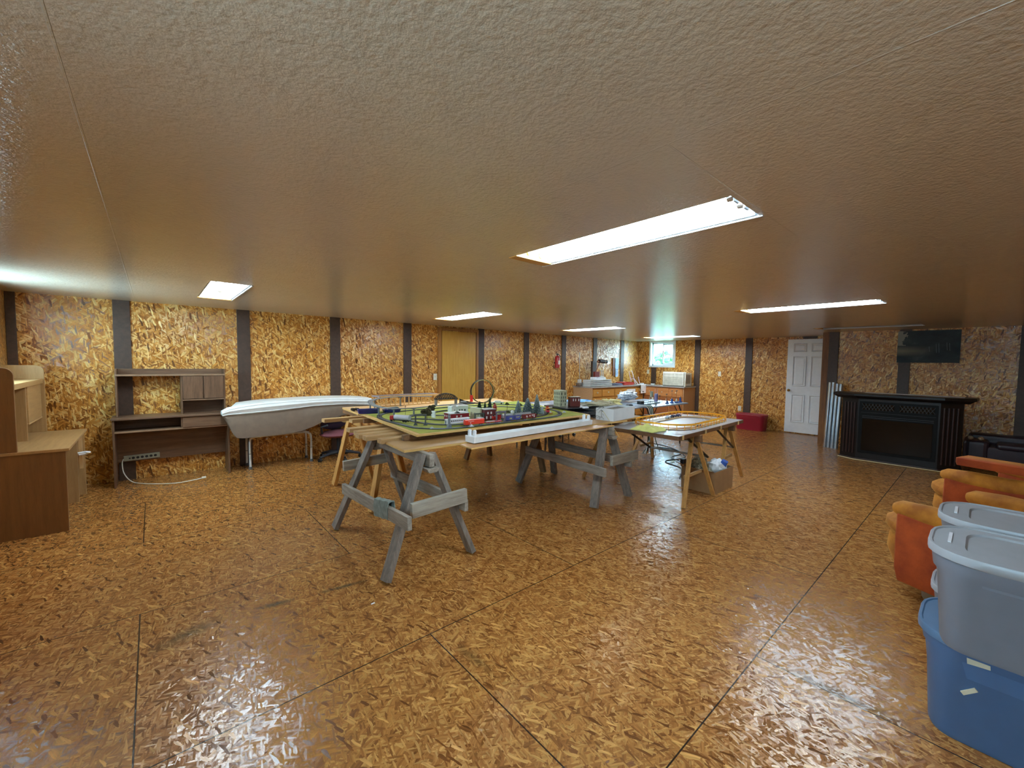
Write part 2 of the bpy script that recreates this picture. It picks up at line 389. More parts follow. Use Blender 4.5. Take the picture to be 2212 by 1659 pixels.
# white six-panel door
def door_six(name):
    root = bpy.data.objects.new(name, None); COL.objects.link(root); tag(root, kind='structure')
    x = XB-.045; y0, y1, z0, z1 = 2.14, 2.93, .02, 2.03
    mb = MB().box(x, XB-.001, y0, y1, z0, z1)
    o = mb.build('door_leaf', m_white, root, bevel=.002)
    W = y1-y0; pn = MB()
    for (a, b) in ((.14, .46), (.56, .88)):
        for (c_, d) in ((.11, .41), (.50, .82), (.865, .955)):
            ya, yb = y1-W*b, y1-W*a; za, zb = z0+(z1-z0)*c_, z0+(z1-z0)*d
            k = .028
            pn.loft([[(x, ya, za), (x, yb, za), (x, yb, zb), (x, ya, zb)], [(x-.020, ya+.010, za+.010), (x-.020, yb-.010, za+.010), (x-.020, yb-.010, zb-.010), (x-.020, ya+.010, zb-.010)],
                     [(x-.001, ya+k, za+k), (x-.001, yb-k, za+k), (x-.001, yb-k, zb-k), (x-.001, ya+k, zb-k)],
                     [(x-.013, ya+k+.02, za+k+.02), (x-.013, yb-k-.02, za+k+.02), (x-.013, yb-k-.02, zb-k-.02), (x-.013, ya+k+.02, zb-k-.02)]])
    pn.build('door_panel', m_white, root)
    m_br = plain('brass', (196, 160, 90), rough=.25, metal=1)
    MB().cyl((x, 2.865, .93), (x-.03, 2.865, .93), .016).ball((x-.05, 2.865, .93), .03).lathe([(.001, 0)], (0, 0, -5)).build('door_knob', m_br, root, smooth=True)
door_six('door_1')
# brown flush door in the long wall
root = bpy.data.objects.new('door_2', None); COL.objects.link(root); tag(root, kind='structure')
m_drw = wood('honey_veneer_door', (206, 160, 74), (180, 130, 50), 'z', rough=.35)
m_cas = wood('pine_casing', (176, 122, 62), (132, 84, 38), 'z', rough=.4)
MB().box(3.90, 4.64, YW-.03, YW-.001, .01, 2.0).build('door_leaf', m_drw, root, bevel=.002)
MB().box(3.82, 3.885, YW-.035, YW-.001, 0, 2.06).box(4.655, 4.705, YW-.035, YW-.001, 0, 2.06).box(3.885, 4.655, YW-.035, YW-.001, 2.01, 2.06).build('door_frame', m_cas, root, bevel=.003)

# ------------------------------------------------------------------ ceiling lights
m_tube = emit('fluorescent_tube_glow', (.76, .91, 1, 1), TUBE)
m_tubeoff = plain('tube_glass', (225, 222, 210), rough=.2)
m_refl = plain('fixture_enamel', (168, 176, 182), rough=.3, var=.02)
m_cap = plain('tube_cap_metal', (190, 190, 185), rough=.3, metal=.9)
def lamp(on, label):
    root = thing('fluorescent_light', label, 'ceiling light', group='fluorescent lights recessed in the ceiling')
    hw, hl = LW/2, LD/2
    body = MB()
    # raised centre spine and two sloping wings, open below
    prof = [(-hw+.004, .002), (-hw+.012, .002), (-.075, .075), (-.03, .085), (.03, .085), (.075, .075), (hw-.012, .002), (hw-.004, .002), (hw-.004, .010), (.08, .088), (-.08, .088), (-hw+.004, .010)]
    body.loft([[(x, -hl+.012, z) for x, z in prof], [(x, hl-.075, z) for x, z in prof]], cap=(True, True))
    body.build('reflector', m_refl, root)
    for sx in (-1, 1):
        lip = MB().box(*sorted((sx*hw, sx*(hw+.012))), -hl-.012, hl+.012, -.006, 0)
        if sx > 0: lip.build('trim_lip', m_refl, root)
    MB().box(-hw, hw, hl-.075, hl-.002, -.004, .07).build('end_block', m_block, root)
    for sx in (-.05, .05):
        t = MB().tube([(sx, -.61, .032), (sx, .575, .032)], .0165, 12).build('tube', m_tube if on else m_tubeoff, root, smooth=True)
        for ya, yb in ((-.635, -.608), (.573, .582)): MB().cyl((sx, ya, .032), (sx, yb, .032), .017, 12).build('tube_cap', m_cap, t, smooth=True)
        MB().box(sx-.02, sx+.02, -.646, -.636, .005, .08).build('lamp_holder', m_refl, root, bevel=.003)
    return root
proto = lamp(True, 'large lit twin-tube light nearest the camera, above the sawhorse tables')
lab = ['short-looking lit light near the left wall, over the desks', 'lit ceiling light in front of the honey-coloured door', 'lit ceiling light over the middle of the long wall near the fire extinguisher',
       'far thin lit ceiling light beside the small window', 'long lit ceiling light right of the big one, toward the fireplace']
for i, (x, y) in enumerate(LAMPS[:6]):
    o = proto if i == 0 else copy_tree(proto)
    if i: o['label'] = lab[i-1]
    o.location = (x, y, H)
o = lamp(False, 'unlit dull ceiling light above the fireplace wall'); o.location = (LAMPS[6][0], LAMPS[6][1], H)

# ------------------------------------------------------------------ outdoors seen through the small window
struct(MB().box(XB+.3, 60, -20, 40, -.5, -.4), 'ground', plain('lawn', (110, 124, 96), rough=.9, var=.3, scale=2))
m_leaf = plain('leaves', (52, 92, 58), rough=.8, var=.5, scale=5)
m_bark = plain('bark', (86, 66, 48), rough=.9, var=.3)
for k, (x, y, z, rad, lb) in enumerate(((17.5, 10.2, 1.55, .62, 'round leafy tree seen through the left pane of the small window'), (24, 13.0, 1.2, .8, 'low distant tree seen through the right pane of the small window'))):
    t = thing('tree', lb, 'tree', (x, y, -.4))
    cr = MB(); R = random.Random(k)
    for q in range(60):
        d = Vector((R.gauss(0, 1), R.gauss(0, 1), R.gauss(0, .8))).normalized()*rad*R.uniform(.4, 1)
        cr.ball((d.x, d.y, z+.4+d.z), rad*R.uniform(.14, .26), seg=8, jit=.5)
    cr.build('crown', m_leaf, t)
    MB().tube([(0, 0, 0), (.03, 0, z*.5), (0, .02, z+.3)], [.09, .07, .05], 8).build('trunk', m_bark, t)

# ================================================================== SAWHORSES AND TABLES
m_grey = wood('weathered_grey_lumber_z', (148, 136, 124), (88, 80, 74), 'z', rough=.75)
m_greyx = wood('weathered_grey_lumber', (170, 160, 146), (104, 96, 88), 'y', rough=.75)
m_greyx2 = wood('weathered_grey_lumber_x', (182, 174, 158), (122, 114, 104), 'x', rough=.75)
m_pine = wood('new_pine_lumber', (206, 158, 90), (166, 112, 52), 'z', rough=.55)
m_pinex = wood('new_pine_lumber_x', (204, 168, 116), (152, 112, 68), 'x', rough=.55)
m_piney = wood('new_pine_lumber_y', (206, 158, 90), (160, 108, 52), 'y', rough=.55)
m_old = wood('old_brown_lumber', (150, 118, 82), (104, 76, 48), 'z', rough=.65)
m_oldy = wood('old_brown_lumber_y', (140, 104, 70), (90, 62, 38), 'y', rough=.65)
def sawhorse(label, feet, beam, boards, mleg, mbeam, mbx, leg=(.09, .038), bw=(.04, .09), gusset=True, name='sawhorse', group='wooden sawhorses'):
    """feet: four (x, y); beam: (x, y0, y1, ztop); boards: list of (p0, p1, width, thickness, name)"""
    x, y0, y1, zt = beam
    cx = x; cy = (y0+y1)/2
    root = thing(name, label, 'sawhorse', (cx, cy, 0), group=group)
    L = lambda p: (p[0]-cx, p[1]-cy, p[2])
    MB().box(x-bw[0]/2-cx, x+bw[0]/2-cx, y0-cy, y1-cy, zt-bw[1], zt).build('top_beam', mbeam, root, bevel=.004)
    for (fx, fy) in feet:
        sx = 1 if fx > x else -1
        near = abs(fy-y0) < abs(fy-y1)
        ty = (y0+.09) if near else (y1-.09)
        top = (x+sx*(bw[0]/2+leg[1]/2), ty, zt-.008)
        bot = (fx, fy, 0)
        d = Vector(top)-Vector(bot); k = (leg[1]*.3)/d.z
        b2 = tuple(Vector(bot)+d*k)
        MB().bar(L(b2), L(top), leg[0], leg[1], (0, 1, 0)).build('leg', mleg, root, bevel=.003)
    if gusset:
        for yy in (y0+.03, y1-.03):
            mb = MB().prism_xz([(-.03, zt-bw[1]-.035), (.03, zt-bw[1]-.035), (.05, zt-bw[1]-.005), (-.05, zt-bw[1]-.005)], yy-.05-cy, yy+.05-cy)
            mb.build('gusset', mbeam, root)
    for (p0, p1, wd, th, side, nm) in boards:
        MB().bar(L(p0), L(p1), th, wd, side).build(nm, mbx if abs(p1[0]-p0[0]) > abs(p1[1]-p0[1]) else mbeam, root, bevel=.003)
    return root
A = sawhorse('weathered grey sawhorse nearest the camera with a cloth strip over its left rail', [(1.11, 3.69), (1.075, 2.56), (1.75, 2.56), (1.78, 3.69)],
    (1.435, 2.60, 3.64, .79),
    [((1.16, 3.60, .365), (1.135, 2.33, .45), .085, .03, (1, 0, 0), 'side_rail'), ((1.625, 3.70, .40), (1.66, 2.50, .40), .085, .03, (1, 0, 0), 'side_rail'),
     ((1.235, 2.515, .455), (1.665, 2.515, .475), .10, .035, (0, 1, 0), 'end_rail'), ((1.19, 3.70, .53), (1.62, 3.70, .55), .085, .035, (0, 1, 0), 'end_rail')],
    m_grey, m_greyx, m_greyx2)
B = sawhorse('weathered grey sawhorse under the right end of the tables, beside the long folding table', [(3.20, 3.72), (3.20, 2.56), (3.80, 2.56), (3.84, 3.74)],
    (3.52, 2.58, 3.66, .79),
    [((3.235, 3.62, .42), (3.22, 2.44, .385), .085, .03, (1, 0, 0), 'side_rail'), ((3.73, 3.74, .42), (3.74, 2.50, .39), .085, .03, (1, 0, 0), 'side_rail'),
     ((3.41, 2.515, .46), (3.87, 2.515, .465), .10, .035, (0, 1, 0), 'end_rail')],
    m_grey, m_greyx, m_greyx2)
C = sawhorse('brown-grey sawhorse mostly hidden under the far side of the train layout', [(3.36, 5.09), (3.37, 3.86), (3.76, 3.86), (3.80, 5.09)],
    (3.57, 3.86, 5.05, .79), [], m_old, m_oldy, m_oldy)
D = sawhorse('light yellow pine sawhorse behind the grey one, under the left end of the lumber', [(1.50, 4.98), (1.49, 3.86), (1.87, 3.82), (1.95, 5.02)],
    (1.70, 3.86, 5.0, .79), [((1.56, 4.99, .22), (1.90, 4.99, .22), .06, .02, (0, 1, 0), 'end_rail')], m_pine, m_piney, m_pinex, gusset=False)
# cloth strip wrapped round the near left rail
m_rag = plain('faded_grey_blue_cloth', (124, 134, 128), rough=.95, var=.25, scale=30, bump=.5)
rg = thing('rag', 'faded grey-blue cloth strip wrapped over the left rail of the nearest sawhorse', 'rag', (1.15, 2.75, .44))
prof = [(-.026, -.07), (-.03, 0), (-.022, .05), (0, .058), (.022, .05), (.03, -.01), (.026, -.05), (.02, -.05), (.02, .04), (0, .046), (-.019, .04), (-.02, -.07)]
secs = []
for k in range(7):
    y = -.12+.04*k; j = .003*math.sin(k*2.3)
    secs.append([(x+j, y, z-.009*(k-3)*.7+.002*math.sin(k*3+x*90)) for x, z in prof])
rgo = MB().loft(secs).build('cloth', m_rag, rg, smooth=True)

# loose lumber and sheets lying on the sawhorses
ZB = .792
beams = [(1.30, 2.75, 3.19, 'short rough pine two-by-four at the front of the row, next to the plywood corner'), (1.255, 3.1, 3.385, 'second two-by-four of the lumber row, counted from the plywood corner'),
         (1.245, 3.2, 3.52, 'third two-by-four of the lumber row, darker at its end'), (1.28, 3.3, 3.66, 'fourth two-by-four of the row with a pale sawn end'),
         (1.285, 3.3, 3.86, 'two-by-four jutting further left with a yellow end, below the cut log round'),
         (1.50, 3.2, 4.42, 'short block of lumber with dark bark edge under the train board'), (1.29, 2.6, 4.62, 'yellow two-by-four sticking out furthest at the back left')]
for i, (xa, xb, y, lb) in enumerate(beams):
    rz = (.02, .0, -.02, .01, .05, .03, .04)[i]
    t = tag(MB().box(0, xb-xa, -.044, .044, 0, .038).build('lumber_board', m_pinex, None, bevel=.003), lb, 'lumber', 'two-by-fours under the train board')
    t.location = (xa, y, ZB); t.rotation_euler = (0, 0, rz)
m_ply = wood('plywood_face', (190, 150, 98), (150, 112, 66), 'x', rough=.6)
m_plye = wood('plywood_edge', (222, 184, 116), (186, 142, 76), 'x', scale=2, rough=.6)
m_dply = wood('aged_plywood', (128, 96, 62), (92, 66, 42), 'x', rough=.6)
def sheet(name, poly, z0, th, mtop, medge, label, cat):
    cx = sum(p[0] for p in poly)/len(poly); cy = sum(p[1] for p in poly)/len(poly)
    root = thing(name, label, cat, (cx, cy, z0)); q = [(x-cx, y-cy) for x, y in poly]
    MB().prism(q, 0, th-.001).build('core', medge, root)
    MB().prism([(x*.9985, y*.9985) for x, y in q], th-.001, th).build('face', mtop, root)
    return root
sheet('plywood_sheet', [(1.305, 2.76), (3.45, 2.75), (3.975, 2.725), (3.975, 3.12), (1.33, 3.14)], ZB, .018, m_ply, m_plye, 'long plywood sheet with a light edge lying on the grey sawhorses below the train board', 'plywood')
sheet('hardboard_strip', [(1.74, 2.56), (3.56, 2.60), (3.50, 2.735), (1.75, 2.735)], ZB+.0005, .01, wood('hardboard', (190, 140, 84), (172, 122, 68), 'x'), m_plye, 'thin tan hardboard strip under the white lamp channel', 'board')
# spacers holding up the layout board
for k, (x, y) in enumerate(((1.8, 3.10), (3.2, 3.10), (1.9, 4.2), (3.6, 4.2))):
    t = tag(MB().box(-.35, .35, -.02, .02, 0, .046).build('spacer_block', m_oldy, None, bevel=.003), 'dark spacer block %s the train board' % ('under the front left of', 'under the front right of', 'under the rear left of', 'under the rear right of')[k], 'block', 'spacers under the train board')
    t.location = (x, y, ZB+(.019 if y < 3.15 else 0.0)) if y < 3.15 else (x, y, ZB+.019)
# the layout board with its grass mat
ZL = .876
lay = thing('layout_board', 'train layout board, a big plywood sheet covered in a green grass mat', 'train layout', (2.5, 3.8, .857))
lq = [(1.50, 2.955), (3.61, 2.975), (3.78, 3.75), (3.98, 4.66), (1.64, 4.60)]
lq = [(x-2.5, y-3.8) for x, y in lq]
MB().prism(lq, 0, .017).build('board', m_plye, lay)
s_ = NT('grass_mat'); s_n = s_.noise(s_.obj(), 9, 4); s_f = s_.noise(s_.obj(), 300, 2)
s_.l(s_.mix(s_.math('MULTIPLY', s_f, .5), s_.ramp(s_n, [(.35, srgb(150, 156, 52)), (.7, srgb(184, 184, 78))]), srgb(116, 124, 46)), s_.b.inputs['Base Color']); s_.b.inputs['Roughness'].default_value = .95
s_.bump(s_f, .5, .003); m_grass = s_.m
gp = [(1.54, 2.985), (1.72, 2.975), (3.585, 3.005), (3.75, 3.75), (3.95, 4.63), (1.67, 4.57)]
MB().prism([(x-2.5, y-3.8) for x, y in gp], .017, .019).build('grass_mat', m_grass, lay)
sheet('pine_panel', [(1.66, 4.66), (4.0, 4.72), (4.1, 5.42), (1.72, 5.36)], .836, .02, wood('pale_pine_face', (226, 186, 136), (206, 160, 110), 'x'), m_plye, 'pale bare pine panel behind the green train board', 'board')
for k, x in enumerate((1.75, 3.55)):
    t = tag(MB().box(-.045, .045, -.3, .3, 0, .043).build('spacer_block', m_oldy, None, bevel=.003), ('dark spacer under the left of the pale pine panel', 'dark spacer under the right of the pale pine panel')[k], 'block', 'spacers under the pine panel')
    t.location = (x, 5.0, ZB)

# white fluorescent channel lying on the hardboard strip
ch = thing('lamp_channel', 'long white empty fluorescent lamp channel lying in front of the train board', 'lamp fixture', (2.60, 2.76, ZB+.0185), rz=.055)
MB().prism_yz([(-.055, .042), (-.055, .0), (-.035, .0), (-.05, .04)], -.76, .76).prism_yz([(-.05, 0), (.05, 0), (.055, .045), (.052, .045), (.047, .004), (-.047, .004), (-.052, .045), (-.055, .045)], -.76, .76).build('channel', plain('aged_white_enamel', (224, 226, 226), rough=.4, var=.08, scale=9), ch)
for sx in (-1, 1):
    MB().prism_yz([(-.055, 0), (.055, 0), (.06, .05), (-.06, .05)], *sorted((sx*.76, sx*.772))).build('end_plate', m_white, ch)
    for sy in (-.028, .034):
        MB().box(*sorted((sx*.735, sx*.757)), sy-.012, sy+.012, .004, .088).cyl((sx*.735, sy, .088), (sx*.757, sy, .088), .012, 10).build('lamp_holder', m_white, ch, bevel=.002)

# ---- long brown folding table on two wooden folding horses
ZT = .752
m_tt = plain('grey_laminate', (160, 160, 164), rough=.32, var=.05, spec=.7)
m_te = wood('walnut_edge', (118, 84, 54), (84, 56, 36), 'x', rough=.45)
tb = thing('folding_table', 'long folding table with walnut-brown edge and grey glossy top holding the yellow race track', 'table', (4.65, 2.45, 0), rz=.055)
MB().box(-.93, .93, -.43, .43, ZT-.042, ZT-.002).build('apron', m_te, tb, bevel=.002)
MB().box(-.925, .925, -.425, .425, ZT-.002, ZT).build('tabletop', m_tt, tb)
m_dkm = plain('dark_steel', (60, 52, 46), rough=.4, metal=.6)
for k, (x0, x1) in enumerate(((-.62, -.02), (.20, .80))):
    lg = MB().tube([(x0, -.36, ZT-.05), (x1, -.36, .40)], .013, 8).build('folded_leg', m_dkm, tb, smooth=True)
    MB().tube([(x0, .36, ZT-.05), (x1, .36, .40)], .013, 8).build('folded_leg', m_dkm, tb, smooth=True)
    MB().tube([(x1, -.36, .40), (x1, .36, .40)], .012, 8).build('leg_foot_bar', plain('pale_tube', (190, 186, 176), rough=.35, metal=.5), tb, smooth=True)
for k, x in enumerate((-.86, -.30, .14, .72)):
    MB().box(x, x+.035, -.434, -.429, ZT-.045, ZT).build('tape_strip', plain('masking_tape', (196, 160, 104), rough=.7), tb)
horse_lab = ('slim light wood folding horse under the near left end of the race track table', 'slim light wood folding horse under the right end of the race track table')
def slim(feet, beam, lab, idx):
    o = sawhorse(lab, feet, beam, [((feet[1][0]+.19, feet[1][1]+.10, .27), (feet[2][0]-.11, feet[2][1]+.10, .285), .035, .02, (0, 1, 0), 'end_rail'),
                                   ((feet[1][0]+.17, feet[0][1]-.08, .27), (feet[2][0]-.1, feet[3][1]-.08, .27), .035, .02, (0, 1, 0), 'end_rail')],
                 m_pine, m_oldy, m_pinex, leg=(.045, .02), bw=(.05, .075), gusset=False, name='folding_sawhorse', group='slim folding sawhorses')
slim([(4.0, 3.38), (3.895, 1.975), (4.545, 1.96), (4.62, 3.31)], (4.26, 1.985, 3.30, ZT-.045), horse_lab[0], 0)
slim([(5.0, 3.40), (5.02, 2.08), (5.64, 2.075), (5.69, 3.42)], (5.33, 2.07, 3.36, ZT-.045), horse_lab[1], 1)

# ---- two grey-blue folding tables further back
m_tb = plain('pale_blue_grey_laminate', (168, 180, 196), rough=.25, var=.05, spec=.7)
def ftable(x0, x1, y0, y1, lab):
    cx, cy = (x0+x1)/2, (y0+y1)/2; t = thing('folding_table', lab, 'table', (cx, cy, 0)); w_, d_ = (x1-x0)/2, (y1-y0)/2
    MB().box(-w_, w_, -d_, d_, .726, .75).build('tabletop', m_tb, t, bevel=.006)
    for sx in (-1, 1):
        for sy in (-1, 1):
            x = sx*(w_-.12); y = sy*(d_-.08)
            MB().tube([(x, y, 0), (x, y, .60), (x, y-sy*.04, .70), (x, y-sy*.08, .726)], .0125, 8).build('leg', m_dkm, t, smooth=True)
            MB().tube([(x, y, .45), (x-sx*.25, y, .722)], .007, 6).build('leg_brace', m_dkm, t, smooth=True)
    return t
ftable(5.10, 5.94, 3.76, 5.38, 'grey-blue topped folding table standing behind the race track table, covered in blue foam and cables')
ftable(5.97, 7.28, 3.67, 4.62, 'grey-blue folding table with blue figures and little lamps at its right end')
ftable(4.42, 5.06, 4.55, 5.40, 'pale folding table end visible just behind the train layout near the frosted trees')

# ================================================================== DESKS ON THE LEFT
m_oakv = wood('light_oak_laminate_v', (176, 138, 90), (150, 112, 68), 'z', rough=.45, bump=.05)
m_oaky = wood('light_oak_laminate_y', (182, 144, 96), (156, 118, 74), 'y', rough=.4, bump=.05)
m_oake = plain('oak_edge_band', (196, 158, 108), rough=.45)
m_brnp = wood('brown_back_panel', (132, 92, 50), (112, 76, 40), 'z', rough=.6, bump=.05)
d = thing('corner_desk', 'light oak laminate desk with hutch standing against the end wall, at the far left', 'desk', (XE+.02, 5.05, 0))
MB().box(0, .525, 0, .018, 0, .665).build('end_panel', m_brnp, d, bevel=.002)
MB().box(0, .525, 1.235, 1.253, 0, .665).build('end_panel', m_oakv, d, bevel=.002)
MB().box(0, .545, -.005, 1.26, .665, .688).build('desktop', m_oaky, d, bevel=.003)
MB().box(.02, .04, .02, 1.235, .12, .665).build('back_panel', m_brnp, d)
MB().box(.14, .50, .93, .948, 0, .665).build('pedestal_side', m_oakv, d)
dr = MB().box(.49, .51, .95, 1.232, .36, .64).build('drawer', m_oakv, d, bevel=.002)
MB().box(.51, .532, .955, .985, .33, .645).build('drawer_edge', m_oake, dr)
MB().tube([(.51, .86, .50), (.56, .865, .505), (.585, .90, .495), (.56, .935, .475), (.51, .94, .47)], .010, 8).build('drawer_handle', m_white, dr, smooth=True)
hz = .688
arc = [(.275-.06+.06*math.cos(t), 1.348-.06+.06*math.sin(t)) for t in [math.radians(a) for a in range(0, 91, 15)]]
MB().prism_xz([(0, hz), (.275, hz)]+arc+[(0, 1.348)], 0, .02).build('hutch_side', m_brnp, d, bevel=.003)
MB().prism_xz([(0, hz), (.275, hz)]+arc+[(0, 1.348)], 1.23, 1.25).build('hutch_side', m_oakv, d, bevel=.003)
MB().box(0, .265, .02, 1.23, 1.17, 1.215).build('hutch_shelf', m_oaky, d, bevel=.002)
MB().box(.02, .24, .62, .638, hz, 1.17).build('hutch_divider', m_oakv, d, bevel=.002)
MB().box(.235, .25, .64, 1.225, .845, 1.168).build('hutch_door', m_oaky, d, bevel=.002)
MB().box(0, .25, .64, 1.23, .83, .843).build('hutch_shelf', m_oake, d)
MB().box(0, .012, .02, 1.23, hz, 1.35).build('hutch_back', m_oaky, d)

m_wal = wood('dark_walnut_laminate', (126, 94, 70), (88, 62, 46), 'x', rough=.4, bump=.05)
m_walv = wood('dark_walnut_laminate_v', (122, 90, 66), (80, 56, 40), 'z', rough=.4, bump=.05)
m_wale = plain('walnut_edge_band', (138, 106, 80), rough=.45)
k = thing('computer_desk', 'dark walnut laminate computer desk with open hutch and two small doors against the long wall', 'desk', (-.345, 6.36, 0))
W_ = 1.035; D_ = .345
for x in (0, W_-.018): MB().box(x, x+.018, 0, D_, 0, .745).build('side_panel', m_walv, k, bevel=.002)
MB().box(-.008, W_+.008, -.02, D_, .745, .768).build('desktop', m_wal, k, bevel=.003)
MB().box(.018, W_-.018, .30, .31, .225, .742).build('modesty_panel', m_wal, k)
MB().box(.018, W_-.018, .01, .30, .60, .615).build('under_shelf', m_wale, k, bevel=.001)
MB().box(.575, .59, .015, .30, .615, .745).build('divider', m_walv, k)
MB().box(.59, W_-.02, 0, .016, .618, .74).build('drawer', m_wal, k, bevel=.002)
for x in (.03, W_-.035): MB().box(x, x+.016, .13, D_, .768, 1.305).build('hutch_side', m_walv, k, bevel=.002)
MB().box(.03, W_-.019, .11, D_, 1.225, 1.245).build('hutch_shelf', m_wale, k, bevel=.002)
MB().box(.046, W_-.035, .32, .335, 1.245, 1.305).build('hutch_rail', m_wal, k, bevel=.002)
MB().box(.585, .601, .13, D_, .768, 1.225).build('hutch_divider', m_walv, k)
MB().box(.601, W_-.035, .13, D_, .925, .94).build('hutch_shelf', m_wale, k)
MB().box(.601, W_-.035, .33, D_, .768, 1.225).build('hutch_back', m_wal, k)
MB().box(.604, .796, .118, .132, .945, 1.222).build('door', m_walv, k, bevel=.002)
MB().box(.802, W_-.037, .118, .132, .945, 1.222).build('door', m_walv, k, bevel=.002)

m_strip = plain('beige_metal', (150, 148, 128), rough=.45)
m_black = plain('black_plastic', (18, 18, 20), rough=.4)
ps = thing('power_strip', 'beige power strip with six sockets fixed low behind the walnut computer desk', 'power strip', (-.12, 6.655, .272))
ps.rotation_euler = (0, -.03, 0)
MB().box(-.155, .155, -.018, .005, -.03, .03).build('housing', m_strip, ps, bevel=.003)
for q in range(6): MB().cyl((-.075+q*.038, -.018, 0), (-.075+q*.038, -.021, 0), .014, 12).build('socket', m_black, ps)
MB().cyl((-.105, -.018, 0), (-.105, -.022, 0), .008, 10).build('switch', m_black, ps)
m_cord = plain('white_cord', (226, 224, 214), rough=.5)
def spline(pts, n=8):
    out = []; P = [Vector(p) for p in pts]; P = [P[0]]+P+[P[-1]]
    for i in range(1, len(P)-2):
        for j in range(n):
            t = j/n; a, b, c, d_ = P[i-1], P[i], P[i+1], P[i+2]
            out.append(.5*((2*b)+(c-a)*t+(2*a-5*b+4*c-d_)*t*t+(3*b-a-3*c+d_)*t**3))
    out.append(P[-2]); return out
MB().tube(spline([(-.155, -.01, 0), (-.17, -.02, -.05), (-.16, -.05, -.16), (-.10, -.15, -.245), (-.0, -.28, -.262), (.14, -.42, -.263), (.28, -.51, -.263), (.42, -.50, -.263), (.51, -.47, -.262)]), .005, 6).build('cord', m_cord, ps, smooth=True)
MB().box(.505, .545, -.483, -.457, -.268, -.248).build('plug', m_cord, ps, bevel=.004)

# ================================================================== MATTRESS ON BENCH, OFFICE CHAIR
m_mtop = plain('white_ticking', (236, 238, 236), rough=.9, var=.04, bump=.2)
m_mside = plain('brown_mattress_fabric', (126, 108, 92), rough=.9, var=.08, bump=.15)
def path(pts, y): return [(x, y, z) for x, z in pts]
topP = [(.60, .800), (.66, .835), (.82, .866), (1.0, .884), (1.25, .897), (1.5, .903), (1.75, .905), (2.0, .902), (2.2, .893), (2.40, .875)]
mt = thing('mattress', 'thick bent mattress with white top and brown sides, draped over the white bench', 'mattress', (1.5, 6.15, 0))
def lerp(P, x):
    for (a, b), (c_, d_) in zip(P, P[1:]):
        if x <= c_: t = (x-a)/(c_-a); return b+(d_-b)*t
    return P[-1][1]
botP = [(.60, .76), (.66, .64), (.72, .478), (.76, .452), (.95, .452), (1.2, .455), (1.4, .463), (1.55, .50), (1.7, .575), (1.85, .625), (2.05, .66), (2.40, .70)]
seamP = [(.60, .755), (.66, .765), (.9, .772), (1.2, .788), (1.6, .818), (2.0, .822), (2.40, .79)]
xs = [.60, .63, .66, .70, .74, .8, .9, 1.0, 1.15, 1.3, 1.45, 1.6, 1.75, 1.9, 2.05, 2.2, 2.32, 2.40]
Y0, Y1 = 0, .54
def ring(x, zt, zb, ins=0, bul=.01):
    cr = .02; Y1 = .155 if x < .701 else (.30 if x < .75 else .54)
    return [(x-1.5, Y0+ins+.012, zb), (x-1.5, Y0+ins-bul, (zt+zb)/2), (x-1.5, Y0+ins, zt-cr), (x-1.5, Y0+ins+cr, zt), (x-1.5, (Y0+Y1)/2, zt+.008), (x-1.5, Y1-ins-cr, zt), (x-1.5, Y1-ins, zt-cr), (x-1.5, Y1-ins+bul, (zt+zb)/2), (x-1.5, Y1-ins-.012, zb)]
MB().loft([ring(x, lerp(topP, x), lerp(seamP, x)-.004, .0, .012) for x in xs]).build('white_top', m_mtop, mt, smooth=True)
MB().loft([ring(x, lerp(seamP, x), min(lerp(botP, x), lerp(seamP, x)-.02), .012) for x in xs]).build('brown_base', m_mside, mt, smooth=True)
for yy in (-.004,):
    MB().tube([(x-1.5, yy, lerp(seamP, x)-.002) for x in xs], .006, 6).tube([(x-1.5, yy+.004, lerp(topP, x)-.016) for x in xs], .005, 6).build('piping', m_mtop, mt, smooth=True)
m_wmet = plain('white_powder_coat', (214, 212, 206), rough=.35)
m_rub = plain('grey_rubber', (92, 92, 94), rough=.8)
bn = thing('transfer_bench', 'white tube-legged bath bench carrying the left half of the mattress', 'bench', (1.26, 6.40, 0))
for y in (0, .27):
    MB().tube(spline([(-.355, y, .02), (-.355, y, .36), (-.33, y, .405), (-.28, y, .42), (.28, y, .425), (.33, y, .405), (.365, y, .36), (.37, y, .02)], 5), .0135, 10).build('leg_frame', m_wmet, bn, smooth=True)
    for x in (-.355, .37):
        MB().cyl((x, y, 0), (x, y, .035), .02, 12).build('rubber_foot', m_rub, bn, smooth=True)
        MB().cyl((x, y, .20), (x, y, .207), .016, 12).build('height_collar', m_rub, bn)
MB().box(-.30, .30, .0, .27, .43, .447).build('seat', m_wmet, bn, bevel=.01)
for x in (-.17, .06): MB().ball((x, -.012, .385), .014, seg=10).build('screw_cap', m_wmet, bn, smooth=True)
m_purp = plain('dark_purple_upholstery', (58, 42, 66), rough=.85, var=.2)
m_pink = plain('faded_maroon_upholstery', (122, 66, 72), rough=.85, var=.2)
m_pl = plain('charcoal_plastic', (40, 40, 46), rough=.5)
oc = thing('office_chair', 'dark purple office chair with a star base under the right end of the mattress', 'chair', (1.98, 6.33, 0), rz=.4)
MB().ball((0, 0, .37), .26, (1, .95, .2), 20).build('seat', m_pink, oc, smooth=True)
MB().ball((0, .10, .515), .22, (1, .35, .42), 20).build('backrest', m_purp, oc, smooth=True)
MB().cyl((0, 0, .08), (0, 0, .33), .03, 14).build('gas_column', m_pl, oc, smooth=True)
